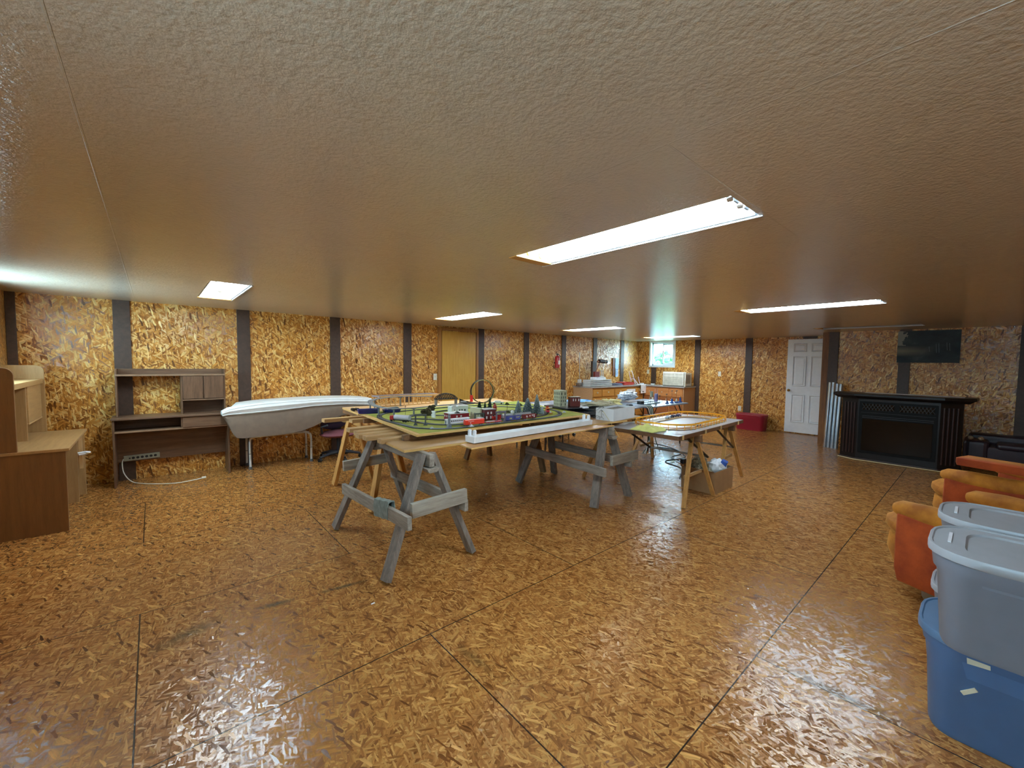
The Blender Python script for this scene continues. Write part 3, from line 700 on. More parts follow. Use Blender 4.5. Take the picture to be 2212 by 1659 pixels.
for q in range(5):
    a = q*2*math.pi/5+.5
    ar = MB().tube([(0, 0, .10), (.14*math.cos(a), .14*math.sin(a), .095), (.29*math.cos(a), .29*math.sin(a), .062)], [.03, .024, .016], 8).build('base_arm', m_pl, oc, smooth=True)
    MB().cyl((.29*math.cos(a)-.018, .29*math.sin(a), .026), (.29*math.cos(a)+.018, .29*math.sin(a), .026), .026, 14).build('caster', m_black, ar, smooth=True)
MB().tube([(-.24, .05, .40), (-.29, 0, .50), (-.27, -.10, .53)], .015, 8).build('armrest', m_pl, oc, smooth=True)
MB().ball((-.06, -.2, .575), .045, (1.2, 1, .5), 12, jit=.3).build('torn_foam', plain('yellow_foam', (206, 180, 120), rough=.95, bump=.6), oc, smooth=True)

# ================================================================== WALL THINGS
m_plate = plain('ivory_plate', (226, 222, 206), rough=.4)
def outlet(name, label, loc, rot, kind):
    t = thing(name, label, 'switch' if kind == 's' else 'socket', loc); t.rotation_euler = rot
    MB().box(-.036, .036, -.006, 0, -.058, .058).build('cover_plate', m_plate, t, bevel=.003)
    if kind == 's': MB().cbox(0, -.012, 0, .010, .014, .022, rx=.4).build('toggle', m_plate, t)
    else:
        for z in (-.024, .024):
            rc = MB().cyl((0, -.006, z), (0, -.009, z), .017, 14).build('receptacle', m_plate, t)
            MB().box(-.008, -.006, -.0095, -.0085, z-.006, z+.006).box(.006, .008, -.0095, -.0085, z-.006, z+.006).build('slots', m_black, rc)
outlet('light_switch', 'ivory light switch on the long wall left of the honey door', (3.775, YW-.001, 1.16), (0, 0, 0), 's')
outlet('wall_outlet', 'white wall outlet left of the air conditioner, near the small window', (XB-.001, 6.40, 1.235), (0, 0, -math.pi/2), 'o')
outlet('light_switch', 'white wall switch between two dark battens on the back wall, right of the air conditioner', (XB-.001, 4.405, 1.235), (0, 0, -math.pi/2), 's')
outlet('wall_outlet', 'low white wall outlet above the red tote', (XB-.001, 3.90, .43), (0, 0, -math.pi/2), 'o')
m_red = plain('extinguisher_red', (168, 26, 24), rough=.3)
fe = thing('fire_extinguisher', 'red fire extinguisher hanging on the long wall beside a dark batten', 'fire extinguisher', (6.86, YW-.085, 1.33))
MB().lathe([(.045, 0), (.055, .01), (.055, .23), (.045, .262), (.02, .28), (.018, .295)]).build('cylinder', m_red, fe, smooth=True)
MB().box(-.02, .03, -.056, -.05, .08, .17).build('instruction_label', m_plate, fe)
MB().cyl((0, 0, .29), (0, 0, .315), .02, 10).box(-.06, .03, -.01, .01, .315, .325).box(-.05, .03, -.008, .008, .335, .345).build('valve_handle', m_black, fe)
MB().tube(spline([(.02, 0, .31), (.07, -.01, .29), (.075, -.01, .2), (.065, 0, .08)]), .008, 8).build('hose', m_black, fe, smooth=True)
MB().box(-.025, .025, .04, .084, .1, .14).build('wall_bracket', m_pl, fe)

# ================================================================== CORNER CABINETS
m_part = plain('particle_board_side', (186, 146, 104), rough=.7, var=.1, scale=40)
m_oak = wood('honey_oak_x', (206, 148, 72), (172, 114, 46), 'x', rough=.35, bump=.05)
m_oak2 = wood('honey_oak_y', (206, 142, 84), (176, 108, 56), 'y', rough=.35, bump=.05)
m_ctop = plain('grey_laminate_counter', (158, 152, 146), rough=.2, var=.1, scale=30, spec=.6)
m_knob = plain('pale_knob', (240, 232, 214), rough=.3)
c1 = thing('base_cabinet', 'honey oak base cabinet run along the long wall with a bare particle board side', 'cabinet', (7.51, 6.13, 0))
LC = 9.66-7.51
MB().box(0, .016, 0, .59, 0, .865).build('side_panel', m_part, c1)
MB().box(.016, LC, .012, .59, .09, .865).build('carcass', m_oak, c1)
MB().box(.016, LC, .07, .59, 0, .09).build('toe_kick', m_pl, c1)
xx = [.03, .36, .86, 1.36, 1.76, 2.13]
for q in range(5):
    if q == 3: continue
    a, b = xx[q]+.015, xx[q+1]-.015
    o = MB().box(a, b, -.008, .012, .66, .82).build('drawer', m_oak, c1, bevel=.004)
    MB().ball(((a+b)/2-.02, -.022, .76), .017, seg=10).build('knob', m_knob, o, smooth=True)
    o = MB().box(a, b, -.008, .012, .12, .635).box(a+.04, b-.04, -.012, -.007, .17, .585).build('door', m_oak, c1, bevel=.003)
    MB().ball((a+.05, -.022, .59), .017, seg=10).build('knob', m_knob, o, smooth=True)
o = MB().box(1.38, 1.745, -.008, .012, .70, .80).build('drawer', m_white, c1, bevel=.004)
o = MB().box(1.38, 1.745, -.008, .012, .12, .66).build('door', m_oak, c1, bevel=.004)
MB().box(-.012, 2.76, -.025, .60, .867, .90).build('countertop', m_ctop, c1, bevel=.004)
c2 = thing('base_cabinet', 'reddish oak base cabinet run under the air conditioner on the back wall', 'cabinet', (9.66, 5.0, 0))
MB().box(0, .60, 0, .016, 0, .865).build('side_panel', m_part, c2)
MB().box(.012, .60, .016, 1.13, .09, .865).build('carcass', m_oak2, c2)
MB().box(.07, .60, .016, 1.13, 0, .09).build('toe_kick', m_pl, c2)
for q, (a, b) in enumerate(((.03, .38), (.41, .76), (.79, 1.10))):
    o = MB().box(-.008, .012, a, b, .63, .835).build('drawer', m_oak2, c2, bevel=.005)
    MB().ball((-.022, (a+b)/2, .74), .015, seg=10).build('knob', m_knob, o, smooth=True)
    o = MB().box(-.008, .012, a, b, .12, .605).box(-.012, -.007, a+.05, b-.05, .18, .55).build('door', wood('red_oak_y', (176, 112, 66), (140, 78, 42), 'y', rough=.35), c2, bevel=.003)
    MB().ball((-.022, a+.05 if q else b-.05, .56), .015, seg=10).build('knob', m_knob, o, smooth=True)
MB().box(-.025, .605, -.02, 1.10, .867, .90).build('countertop', m_ctop, c2, bevel=.004)
# air conditioner
m_ac = plain('ivory_plastic', (222, 220, 204), rough=.45)
m_vent = plain('vent_shadow', (70, 70, 66), rough=.7)
ac = thing('air_conditioner', 'ivory window air conditioner standing on the counter left of a dark batten', 'air conditioner', (9.68, 5.03, .901))
MB().box(0, .055, 0, .57, .02, .345).build('front_grille', m_ac, ac, bevel=.012)
for q in range(9): MB().box(-.004, .001, .03, .54, .05+q*.022, .058+q*.022).build('louvre', plain('grille_line', (176, 172, 154), rough=.5), ac)
MB().box(-.004, .0, .25, .54, .28, .325).box(-.004, .0, .03, .22, .28, .325).build('vent_panel', plain('grille_panel', (206, 202, 184), rough=.5), ac)
MB().box(.055, .09, -.025, .595, 0, .36).build('mounting_flange', m_ac, ac, bevel=.004)
MB().box(.09, .47, .02, .55, .005, .335).build('rear_casing', m_ac, ac, bevel=.01)
for q in range(7): MB().box(.16+q*.035, .178+q*.035, .0185, .021, .07, .29).build('side_vent', m_vent, ac)

# ---- on the counter
m_tray = plain('grey_white_plastic', (206, 208, 204), rough=.35, var=.04)
for q in range(4):
    t = thing('plastic_trough', ('lowest', 'second lowest', 'third', 'topmost')[q]+' of four pale grey troughs stacked on the counter', 'trough', (7.98, 6.36, .901+q*.040), rz=.02*q-.02, group='stacked pale grey troughs')
    MB().prism_yz([(-.13, .012), (-.10, 0), (.10, 0), (.13, .012), (.13, .034), (.122, .034), (.122, .016), (.097, .006), (-.097, .006), (-.122, .016), (-.122, .034), (-.13, .034)], -.40, .40).build('trough', m_tray, t, bevel=.002)
    MB().prism_yz([(-.13, .012), (-.10, 0), (.10, 0), (.13, .012), (.13, .034), (-.13, .034)], -.408, -.40).build('end_wall', m_tray, t)
    MB().prism_yz([(-.13, .012), (-.10, 0), (.10, 0), (.13, .012), (.13, .034), (-.13, .034)], .40, .408).build('end_wall', m_tray, t)
zt = .901+3*.040+.036
ca = thing('toy_castle_wall', 'white crenellated toy wall lying on the stacked troughs', 'toy', (8.0, 6.36, zt))
mb = MB().box(-.24, .24, -.05, .05, 0, .035)
mb.build('wall', m_white, ca)
for q in range(9): MB().box(-.235+q*.053, -.205+q*.053, -.05, .05, .035, .06).build('merlon', m_white, ca)
bd = thing('model_building', 'small dark red model building box on the troughs in front of the long wall', 'model building', (7.98, 6.40, zt+.061))
MB().box(-.085, .085, -.03, .03, 0, .13).build('walls', plain('brick_red_plastic', (118, 44, 36), rough=.5), bd, bevel=.003)
bd2 = thing('model_tower', 'small grey lattice model tower beside the dark red building box', 'model building', (8.18, 6.40, zt+.061))
MB().box(-.07, .05, -.03, .03, 0, .02).build('base', m_tray, bd2)
mb = MB()
for q in range(4):
    x = (-.045, .045)[q % 2]; y = (-.025, .025)[q//2]
    MB().tube([(x, y, .02), (x*.8, y*.8, .17)], .005, 6).build('post', m_tray, bd2)
for q in range(4): MB().box(-.045, .045, -.026, .026, .04+q*.038, .045+q*.038).build('platform', m_tray, bd2)
al = thing('arm_lamp', 'grey swing-arm work lamp on a thin white pole at the left end of the counter', 'lamp', (7.50, 6.52, .901))
MB().box(-.03, .03, -.04, .04, 0, .16).build('clamp', m_tray, al, bevel=.004)
MB().cyl((0, 0, .15), (-.02, 0, .80), .008, 10).build('pole', plain('pole_steel', (196, 190, 180), rough=.3, metal=.6), al, smooth=True)
MB().cyl((-.02, 0, .80), (.44, -.10, .585), .007, 8).build('swing_arm', plain('arm_bronze', (110, 100, 88), rough=.4, metal=.7), al, smooth=True)
MB().loft([rr(.10, .10, .045, 0), rr(.16, .14, .06, .04), rr(.17, .15, .06, .08)]).build('lamp_head', plain('pewter', (150, 148, 146), rough=.3, metal=.6), al, smooth=True).location = (0, 0, 0)
hd = al.children[-1]; hd.location = (.40, -.10, .585); hd.rotation_euler = (.3, 1.15, 0)
sc_ = thing('toy_spotlight', 'dark brown cylindrical scope on a bent copper-brown arm beside the grey work lamp', 'toy', (8.02, 6.42, zt+.19))
MB().tube([(-.04, 0, 0), (.02, 0, .08), (.10, 0, .22)], .012, 8).build('arm', plain('copper_brown', (140, 86, 54), rough=.5), sc_, smooth=True)
MB().cyl((.08, 0, .26), (.29, 0, .245), .045, 14).cyl((.31, 0, .245), (.38, 0, .24), .04, 14).build('barrel', plain('dark_chocolate', (38, 26, 20), rough=.5), sc_, smooth=True)
MB().cyl((.29, 0, .245), (.31, 0, .245), .038, 12).build('barrel_ring', plain('tan_ring', (196, 150, 106), rough=.5), sc_, smooth=True)
MB().ball((.04, 0, .245), .03, (1.3, 1, .9), 10).build('joint', plain('copper_brown', (140, 86, 54)), sc_, smooth=True)
pst = thing('brown_post', 'short brown wooden post standing behind the red model building', 'post', (8.10, 6.60, .901))
MB().box(-.06, .06, -.03, .03, 0, .60).build('post', m_post, pst)
# blue paper tags and brown strip hanging on the wall
m_bluep = plain('pale_blue_paper', (176, 206, 236), rough=.6, var=.05)
m_ink = plain('blue_ink', (40, 56, 104), rough=.7)
hp = thing('hanging_banner', 'pale blue paper banner with dark vertical lettering hanging beside the last batten', 'banner', (9.22, YW-.03, 1.0))
MB().box(-.07, .07, -.004, 0, .32, .60).build('upper_sheet', m_bluep, hp)
MB().box(-.055, .055, -.006, -.002, .10, .325).build('lower_sheet', m_bluep, hp)
for q in range(4):
    g_ = MB().box(-.022, .022, -.0075, -.006, .14+q*.045, .148+q*.045).box(-.022, -.014, -.0075, -.006, .148+q*.045, .168+q*.045)
    if q % 2: g_.box(.014, .022, -.0075, -.006, .148+q*.045, .168+q*.045)
    g_.build('lettering', m_ink, hp)
bs = thing('wooden_strip', 'narrow brown wooden strip hanging left of the blue banner', 'strip', (9.10, YW-.02, 1.0))
MB().box(-.035, .02, -.012, 0, .12, .36).box(-.045, .02, -.012, 0, .36, .60).build('strip', wood('red_brown_strip', (150, 96, 70), (112, 66, 46), 'z'), bs)
# red tray, grey slats, frame rack
rb = thing('red_tray', 'red shallow tray at the corner end of the counter', 'tray', (9.18, 6.40, .901), rz=-.05)
MB().loft([rr(.42, .26, .02, 0), rr(.46, .30, .03, .065), rr(.44, .28, .03, .065), rr(.40, .24, .02, .008)]).build('tray', plain('red_plastic', (206, 60, 44), rough=.35), rb)
gs = thing('slot_track_pieces', 'grey-blue flat track pieces stacked between the troughs and the red tray', 'toy track', (8.70, 6.38, .901))
for q in range(3): MB().cbox(.02*q, 0, .008+.015*q, .42-.05*q, .20, .012, rz=.12*q-.1).build('track_piece', plain('slate_plastic', (116, 118, 140), rough=.4), gs)
rk = thing('wire_frame_stand', 'white and pink metal frame stand on the counter behind the red tray', 'stand', (9.55, 6.42, .901))
m_pw = plain('pinkish_white_enamel', (226, 206, 206), rough=.35)
MB().tube([(-.10, -.04, 0), (-.17, 0, .34), (-.01, .02, .36), (.08, -.04, 0)], .012, 8).build('front_loop', m_pw, rk, smooth=True)
MB().tube([(0, .08, 0), (.06, .06, .16), (.16, .05, .14), (.26, 0, 0)], .010, 8).build('rear_loop', m_pw, rk, smooth=True)
MB().tube([(.18, -.06, .2), (.26, -.06, .02)], .010, 8).build('side_bar', m_pw, rk, smooth=True)
MB().tube([(-.13, -.02, .16), (.05, -.01, .17)], .008, 8).build('cross_bar', plain('rusty_red', (156, 60, 52)), rk, smooth=True)
dp = thing('corner_highlight', 'white towel put in for the reflections at the cabinet corner', 'highlight', (9.56, 6.10, .902))  # white draped slab stands in for reflection highlights on the cabinet corner
MB().box(-.14, .10, -.035, .12, 0, .012).box(-.14, .10, -.041, -.030, -.22, .012).build('highlight', plain('highlight_white', (236, 230, 226), rough=.9, bump=.4), dp, bevel=.004)
for q, (x, y, lb) in enumerate(((9.75, 6.25, 'small white lidded dish near the corner of the counter'), (9.80, 5.95, 'small white dish right of the corner on the back counter'))):
    t = thing('dish', lb, 'dish', (x, y, .901))
    MB().lathe([(.03, 0), (.05, .015), (.055, .03), (.05, .03), (.03, .02)]).build('bowl', m_white, t, smooth=True)

# ================================================================== RIGHT SIDE: TOTE, ALUMINIUM, FIREPLACE, POSTER
def tote(name, label, cx, cy, w_, d_, h_, mbody, mlid, rz=0, z=0, shoulder=.80, group='storage totes', handle=True):
    t = thing(name, label, 'storage tote', (cx, cy, z), rz, group)
    hb = h_-.022
    R_ = min(w_, d_)
    S = [rr(w_*.80, d_*.86, R_*.16, 0), rr(w_*.84, d_*.88, R_*.18, .02), rr(w_*.90, d_*.925, R_*.22, hb*shoulder), rr(w_*.935, d_*.955, R_*.27, hb*(shoulder+.03)), rr(w_*.97, d_*.975, R_*.33, hb), rr(w_*.93, d_*.955, R_*.31, hb), rr(w_*.8, d_*.86, R_*.2, .03)]
    MB().loft(S).build('body', mbody, t, smooth=True)
    r0 = R_*.36
    L_ = [rr(w_*.985, d_*.985, r0, hb-.012), rr(w_, d_, r0, hb-.008), rr(w_, d_, r0, hb+.016), rr(w_*.985, d_*.992, r0*.98, h_), rr(w_*.955, d_*.975, r0*.95, h_), rr(w_*.94, d_*.965, r0*.92, h_-.005), rr(w_*.78, d_*.76, r0*.62, h_-.005), rr(w_*.755, d_*.745, r0*.6, h_-.013)]
    MB().loft(L_).build('lid', mlid, t, smooth=True)
    if handle:
        for sy in (-1, 1):
            MB().cbox(w_*.03, sy*d_*.43, h_-.0035, w_*.30, d_*.012, .004).build('handle_slot', plain('slot_light', (222, 226, 232), rough=.4), t)
    return t
m_redt = plain('raspberry_plastic', (160, 36, 56), rough=.4, var=.05)
tote('storage_tote', 'raspberry red storage tote on the floor against the back wall', 10.02, 3.53, .40, .64, .355, m_redt, m_redt, handle=False)
m_bluet = plain('royal_blue_plastic', (78, 112, 156), rough=.42, var=.05)
m_bluel = plain('slate_blue_plastic', (86, 116, 148), rough=.32, var=.05)
m_gryb = plain('grey_blue_plastic', (124, 132, 146), rough=.42, var=.04)
m_gryl = plain('cool_grey_plastic', (160, 164, 170), rough=.38, var=.04)
bt = tote('storage_tote', 'big blue storage tote with two tape strips, bottom of the front stack', 2.455, -.29, .44, .86, .405, m_bluet, m_bluel, handle=False, shoulder=.86)
mtape = plain('cream_tape', (206, 200, 176), rough=.6)
MB().cbox(-.207, .25, .350, .005, .060, .022, rx=-.1, ry=.1).build('tape_strip', mtape, bt)
MB().cbox(-.197, .268, .225, .005, .050, .014, rx=-.75).build('tape_strip', mtape, bt)
tote('storage_tote', 'grey storage tote standing on the blue tote, nearest the camera', 2.335, -.31, .44, .86, .37, m_gryb, m_gryl, z=.407)
tote('storage_tote', 'lower grey tote of the rear stack, only its rounded end visible beside the blue tote', 2.92, -.30, .42, .86, .395, m_gryb, m_gryl, handle=False)
tote('storage_tote', 'upper grey tote of the rear stack, behind the front grey tote', 2.86, -.31, .42, .86, .37, m_gryb, m_gryl, z=.398)

m_alu = plain('galvanised_sheet', (196, 204, 210), rough=.22, metal=.9, var=.08)
for q, (x, y, hh, lb) in enumerate(((8.93, 1.86, 1.17, 'left corrugated metal sheet leaning on the wall beside the fireplace'), (8.93, 1.75, 1.15, 'right corrugated metal sheet leaning beside the fireplace mantel'))):
    t = thing('metal_sheet', lb, 'metal sheet', (x, y, 0), group='corrugated sheets beside the fireplace')
    pr_ = [(-.010+.010*math.cos(k*math.pi/2.5), -.055+.011*k) for k in range(11)]
    poly = pr_+[(a-.0025, b) for a, b in pr_[::-1]]
    MB().loft([[(a, b, 0) for a, b in poly], [(a+.16, b, hh) for a, b in poly]]).build('sheet', m_alu, t, smooth=True)

# fireplace
m_fb = plain('black_lacquer', (20, 15, 15), rough=.38, var=.3, spec=.35)
m_fm = wood('dark_mahogany', (58, 34, 30), (30, 18, 16), 'z', rough=.35, bump=.05)
m_glb = plain('black_glass', (8, 9, 10), rough=.12, spec=.35)
m_met = plain('gunmetal', (46, 46, 48), rough=.45, metal=.5)
fp = thing('electric_fireplace', 'black electric fireplace with a wide mantel standing before the right wall section', 'fireplace', (8.10, .85, 0))
plan = [(.02, -.44), (0, -.40), (0, .40), (.02, .44), (.13, .66), (.42, .68), (.42, -.68), (.13, -.66)]
plan = [(0, .46), (.11, .68), (.45, .68), (.45, -.68), (.11, -.68), (0, -.46)]
MB().prism([(x*1.0, y) for x, y in plan], .03, .98).build('cabinet', m_fb, fp, bevel=.004)
MB().prism([(x-.02, y*1.02) for x, y in plan], 0, .035).build('base_moulding', m_fm, fp, bevel=.004)
MB().tube([(.095, .70, .012), (-.03, .475, .012), (-.03, -.475, .012), (.095, -.70, .012)], .008, 6).build('brass_floor_strip', plain('pale_brass', (214, 196, 150), rough=.4), fp, smooth=True)
mp = [(-.10, .50), (.06, .80), (.45, .82), (.45, -.82), (.06, -.80), (-.10, -.50)]
MB().loft([[(x*.7+.02, y*.92, .97) for x, y in mp], [(x*.9, y*.97, 1.0) for x, y in mp], [(x, y, 1.012) for x, y in mp], [(x, y, 1.04) for x, y in mp], [(x*.97+.005, y*.99, 1.045) for x, y in mp]]).build('mantel_shelf', m_fb, fp)
for sy in (-1, 1):
    for q in range(4):
        t0 = .18+.2*q
        MB().cyl((.11*t0-.004, sy*(.46+.22*t0), .10), (.11*t0-.004, sy*(.46+.22*t0), .90), .014, 10).build('pilaster_reed', m_fm, fp, smooth=True)
MB().box(-.012, .0, -.44, .44, .13, .93).build('surround', plain('charcoal_surround', (15, 15, 15), rough=.6, spec=.15), fp, bevel=.003)
MB().box(-.018, -.010, -.395, .395, .17, .66).build('glass_door', m_glb, fp, bevel=.003)
for z in (.675, .70): MB().box(-.022, -.010, -.40, .40, z, z+.010).build('trim_bar', m_met, fp, bevel=.002)
for sy in (-1, 1):
    g_ = MB().box(-.016, -.011, min(sy*.03, sy*.40), max(sy*.03, sy*.40), .80, .895); gr = g_.build('grille_recess', m_glb, fp)
    for q in range(9):
        yc = sy*(.06+.04*q)
        MB().cbox(-.018, yc, .8475, .004, .006, .11, rx=.55).cbox(-.018, yc, .8475, .004, .006, .11, rx=-.55).build('lattice', m_met, gr)
MB().box(-.018, -.011, -.42, .42, .755, .76).build('trim_bar', m_met, fp)
pl = tag(MB().cbox(0, 0, 0, .18, 1.10, .006).build('paper_sheets', plain('mantel_papers', (196, 184, 172), rough=.6), None), 'thin pale boards lying along the back of the fireplace mantel', 'board')
pl.location = (8.42, .72, 1.05)

# dark poster of a waterfall
s_ = NT('poster_print'); v_ = s_.obj(); sp = s_.n('ShaderNodeSeparateXYZ'); s_.l(v_, sp.inputs[0])
n1 = s_.noise(s_.map(v_, sc=(1, 1, 1.4)), 5, 5, .6)
dk = s_.ramp(n1, [(.3, srgb(24, 30, 34)), (.6, srgb(46, 56, 58)), (.8, srgb(84, 90, 84))])
# light sky at the upper left and mist at the lower left (y grows to the left of the picture)
lf = s_.math('ADD', s_.math('MULTIPLY', sp.outputs[1], 5.5), s_.math('MULTIPLY', s_.noise(v_, 9, 4, .7), 1.6))
up = s_.math('MULTIPLY', s_.math('GREATER_THAN', lf, 2.35), s_.math('GREATER_THAN', sp.outputs[2], .02))
c_ = s_.mix(up, dk, srgb(148, 146, 132))
ms = s_.math('SUBTRACT', 1, s_.math('MULTIPLY', s_.math('ABSOLUTE', s_.math('ADD', sp.outputs[2], .07)), 11)); cl = s_.n('ShaderNodeClamp'); s_.l(ms, cl.inputs[0])
lf2 = s_.n('ShaderNodeClamp'); s_.l(s_.math('ADD', s_.math('MULTIPLY', sp.outputs[1], 2.5), .25), lf2.inputs[0])
c_ = s_.mix(s_.math('MULTIPLY', s_.math('MULTIPLY', cl.outputs[0], lf2.outputs[0]), .8), c_, srgb(150, 146, 122))
s_.l(c_, s_.b.inputs['Base Color']); s_.b.inputs['Roughness'].default_value = .6
po = thing('poster', 'dark poster of a shadowy lake shore with trees pinned high over the fireplace', 'poster', (XF-.026, .645, 1.80))
MB().box(-.001, .001, -.37, .37, -.26, .26).build('print', s_.m, po)
m_wf = plain('waterfall_white', (146, 158, 162), rough=.5)
for (y, z0, z1) in ((-.10, -.10, .04), (-.13, -.10, .05), (-.22, -.06, .06), (-.25, -.07, .05), (-.02, -.08, .0)):
    MB().tube([(-.0015, y-.006, z0), (-.0015, y, (z0+z1)/2), (-.0015, y+.004, z1)], .0022, 4).build('printed_streak', m_wf, po)

# dark curtain at the right edge and dark leather sofa
m_lea = plain('dark_plum_leather', (48, 34, 42), rough=.4, var=.15)
so = thing('leather_sofa', 'dark plum leather sofa behind the orange chairs, below the poster', 'sofa', (8.85, -.72, 0))
MB().box(-.22, .34, -.9, .78, .08, .36).build('base', m_lea, so, bevel=.03)
MB().box(-.26, .16, -.6, .56, .34, .42).build('seat_cushion', m_lea, so, bevel=.035, segs=3)
MB().box(.10, .36, -.9, .84, .34, .50).build('backrest', m_lea, so, bevel=.05, segs=3)
MB().box(-.24, .34, .62, .88, .1, .44).build('armrest', m_lea, so, bevel=.06, segs=3)
MB().box(-.24, .34, -1.0, -.74, .1, .46).build('armrest', m_lea, so, bevel=.06, segs=3)
sh = thing('work_boots', 'pair of pale shoes on the arm of the dark sofa', 'shoes', (8.62, .04, .44))
for q in (0, 1):
    MB().ball((0, -.05+.10*q, .03), .035, (1.8, .9, .75), 12, jit=.2).build('shoe', plain('pale_tan', (176, 156, 128), rough=.7), sh, smooth=True)
m_cur = plain('dark_navy_curtain', (34, 30, 44), rough=.5, var=.2)
cu = thing('curtain', 'dark navy curtain hanging at the right edge of the photo', 'curtain', (XF-.10, -.82, 0))
pts = [(.03*math.sin(k*.9), .38-.1*k*.5) for k in range(17)]
MB().loft([[(a, b, .53) for a, b in pts]+[(a+.012, b, .53) for a, b in pts[::-1]], [(a*.7, b, 2.05) for a, b in pts]+[(a*.7+.012, b, 2.05) for a, b in pts[::-1]]]).build('cloth', m_cur, cu, smooth=True)

# ================================================================== ORANGE VELVET BARREL CHAIRS
def velvet(name, c, c2):
    s = NT(name); n = s.noise(s.obj(), 7, 4, .6); s.l(s.ramp(n, [(.35, srgb(*c2)), (.65, srgb(*c))]), s.b.inputs['Base Color'])
    s.b.inputs['Roughness'].default_value = .85; s.b.inputs['Sheen Weight'].default_value = .35; s.b.inputs['Sheen Roughness'].default_value = .35
    s.b.inputs['Sheen Tint'].default_value = srgb(255, 190, 90)
    s.bump(s.noise(s.obj(), 30, 4), .3, .01); return s.m
m_vo = velvet('burnt_orange_velvet', (172, 72, 16), (138, 50, 10)); m_vg = velvet('gold_velvet', (192, 124, 32), (148, 84, 16))
def barrel(label, loc, rz, extra=0):
    t = thing('barrel_chair', label, 'armchair', loc, rz, 'orange velvet barrel chairs')
    MB().lathe([(.30, 0), (.325, .01), (.325, .12), (.30, .135)], seg=32).build('base_ring', plain('tarnished_base', (126, 108, 78), rough=.5, metal=.2), t, smooth=True)
    # U shaped shell: from the front of the left arm round the back to the right arm, local +Y is the front
    n_ = 28; pth = []
    for k in range(n_+1):
        a = math.pi*(k/n_)
        pth.append((k/n_, (-.37*math.cos(a), -.06-.36*math.sin(a))))
    pth = [(0, (-.37, .30)), (0, (-.37, .16)), (0, (-.37, .03))]+pth+[(1, (.37, .03)), (1, (.37, .16)), (1, (.37, .30))]
    def topz(k): u_ = pth[k][0]; return .60+.12*math.sin(math.pi*u_)**2
    secs = []
    for k in range(len(pth)):
        p = Vector((*pth[k][1], 0)); a_ = Vector((*pth[max(0, k-1)][1], 0)); b_ = Vector((*pth[min(len(pth)-1, k+1)][1], 0)); dr_ = (b_-a_).normalized(); nn = Vector((dr_.y, -dr_.x, 0))  # outward? flipped below
        if nn.dot(p-Vector((0, 0, 0))) < 0: nn = -nn
        zt_ = topz(k)-.04; z0 = .125
        secs.append([tuple(p+nn*o_+Vector((0, 0, z))) for o_, z in ((.015, z0), (.05, .22), (.055, .4), (.05, zt_), (-.04, zt_), (-.05, .4), (-.05, z0))])
    MB().loft(secs).build('shell', m_vo, t, smooth=True, bevel=.012)
    rad = []
    cap = []
    for k in range(len(pth)):
        cap.append((pth[k][1][0], pth[k][1][1], topz(k)-.02)); rad.append(.062 if 0 < k < len(pth)-1 else .05)
    cap = [(cap[0][0], cap[0][1]+.035, cap[0][2]-.005)]+cap+[(cap[-1][0], cap[-1][1]+.035, cap[-1][2]-.005)]; rad = [.03]+rad+[.03]
    MB().tube(cap, rad, 14).build('padded_rim', m_vg, t, smooth=True)
    q = []
    for z, s1 in ((.125, .86), (.14, .93), (.24, 1.02), (.33, 1.0), (.34, .95)):
        q.append([(x*s1, y, zz) for x, y, zz in [( .31*math.cos(b)*(1 if abs(math.sin(b)) < .99 else 1), .10+.44*math.sin(b)*s1 if math.sin(b) > 0 else .10+.36*math.sin(b), z) for b in [2*math.pi*i/28 for i in range(28)]]])
    MB().loft(q).build('front_apron', m_vg, t, smooth=True)
    q = []
    for z, s1 in ((.34, .88), (.355, .97), (.39, 1.03), (.43, 1.02), (.46, .93), (.47, .75), (.472, .3)):
        q.append([(.305*math.cos(b)*s1, .10+(.455 if math.sin(b) > 0 else .34)*math.sin(b)*s1, z) for b in [2*math.pi*i/28 for i in range(28)]])
    MB().loft(q).build('seat_cushion', m_vg, t, smooth=True)
    return t
barrel('nearest orange velvet barrel chair, right behind the grey totes', (3.62, -.12, 0), -.42)
barrel('rear orange velvet barrel chair near the fireplace, with a folded cover on its arm', (5.02, -.26, 0), -.42)
fc = thing('folded_cover', 'folded orange velvet arm cover lying on the rear orange chair', 'cover', (4.71, -.10, .690), rz=-1.9)
MB().loft([rr(.40, .19, .02, 0), rr(.41, .20, .02, .02), rr(.41, .20, .02, .055), rr(.39, .18, .02, .062)]).build('cloth', m_vo, fc, smooth=True)

# ================================================================== UNDER AND BESIDE THE RACE TRACK TABLE
m_card = plain('cardboard', (158, 122, 82), rough=.8, var=.08)
bx = thing('cardboard_box', 'open cardboard box on the floor under the race track table, stuffed with packing', 'box', (4.835, 2.17, 0), rz=.0)
MB().loft([rr(.49, .40, .004, 0, 2), rr(.49, .40, .004, .25, 2), rr(.48, .39, .004, .25, 2), rr(.48, .39, .004, .01, 2)]).build('carton', m_card, bx)
MB().cbox(-.26, .0, .255, .10, .38, .004, ry=.35).build('flap', m_card, bx)
MB().cbox(.02, .215, .26, .44, .09, .004, rx=-.5).build('flap', m_card, bx)
pk = thing('packing_bag', 'crumpled blue and white plastic bag sticking out of the cardboard box', 'bag', (4.93, 2.10, .18))
MB().ball((0, 0, .06), .12, (1, .9, .7), 20, jit=.5).build('white_bag', m_white, pk, smooth=True)
MB().cbox(.02, -.07, .11, .10, .07, .08, rz=.3, rx=.4).build('blue_print', plain('print_blue', (40, 84, 168), rough=.5), pk, bevel=.01)
pk2 = thing('packing_foam', 'tangle of pale patterned packing at the back of the cardboard box', 'packing', (4.72, 2.22, .16))
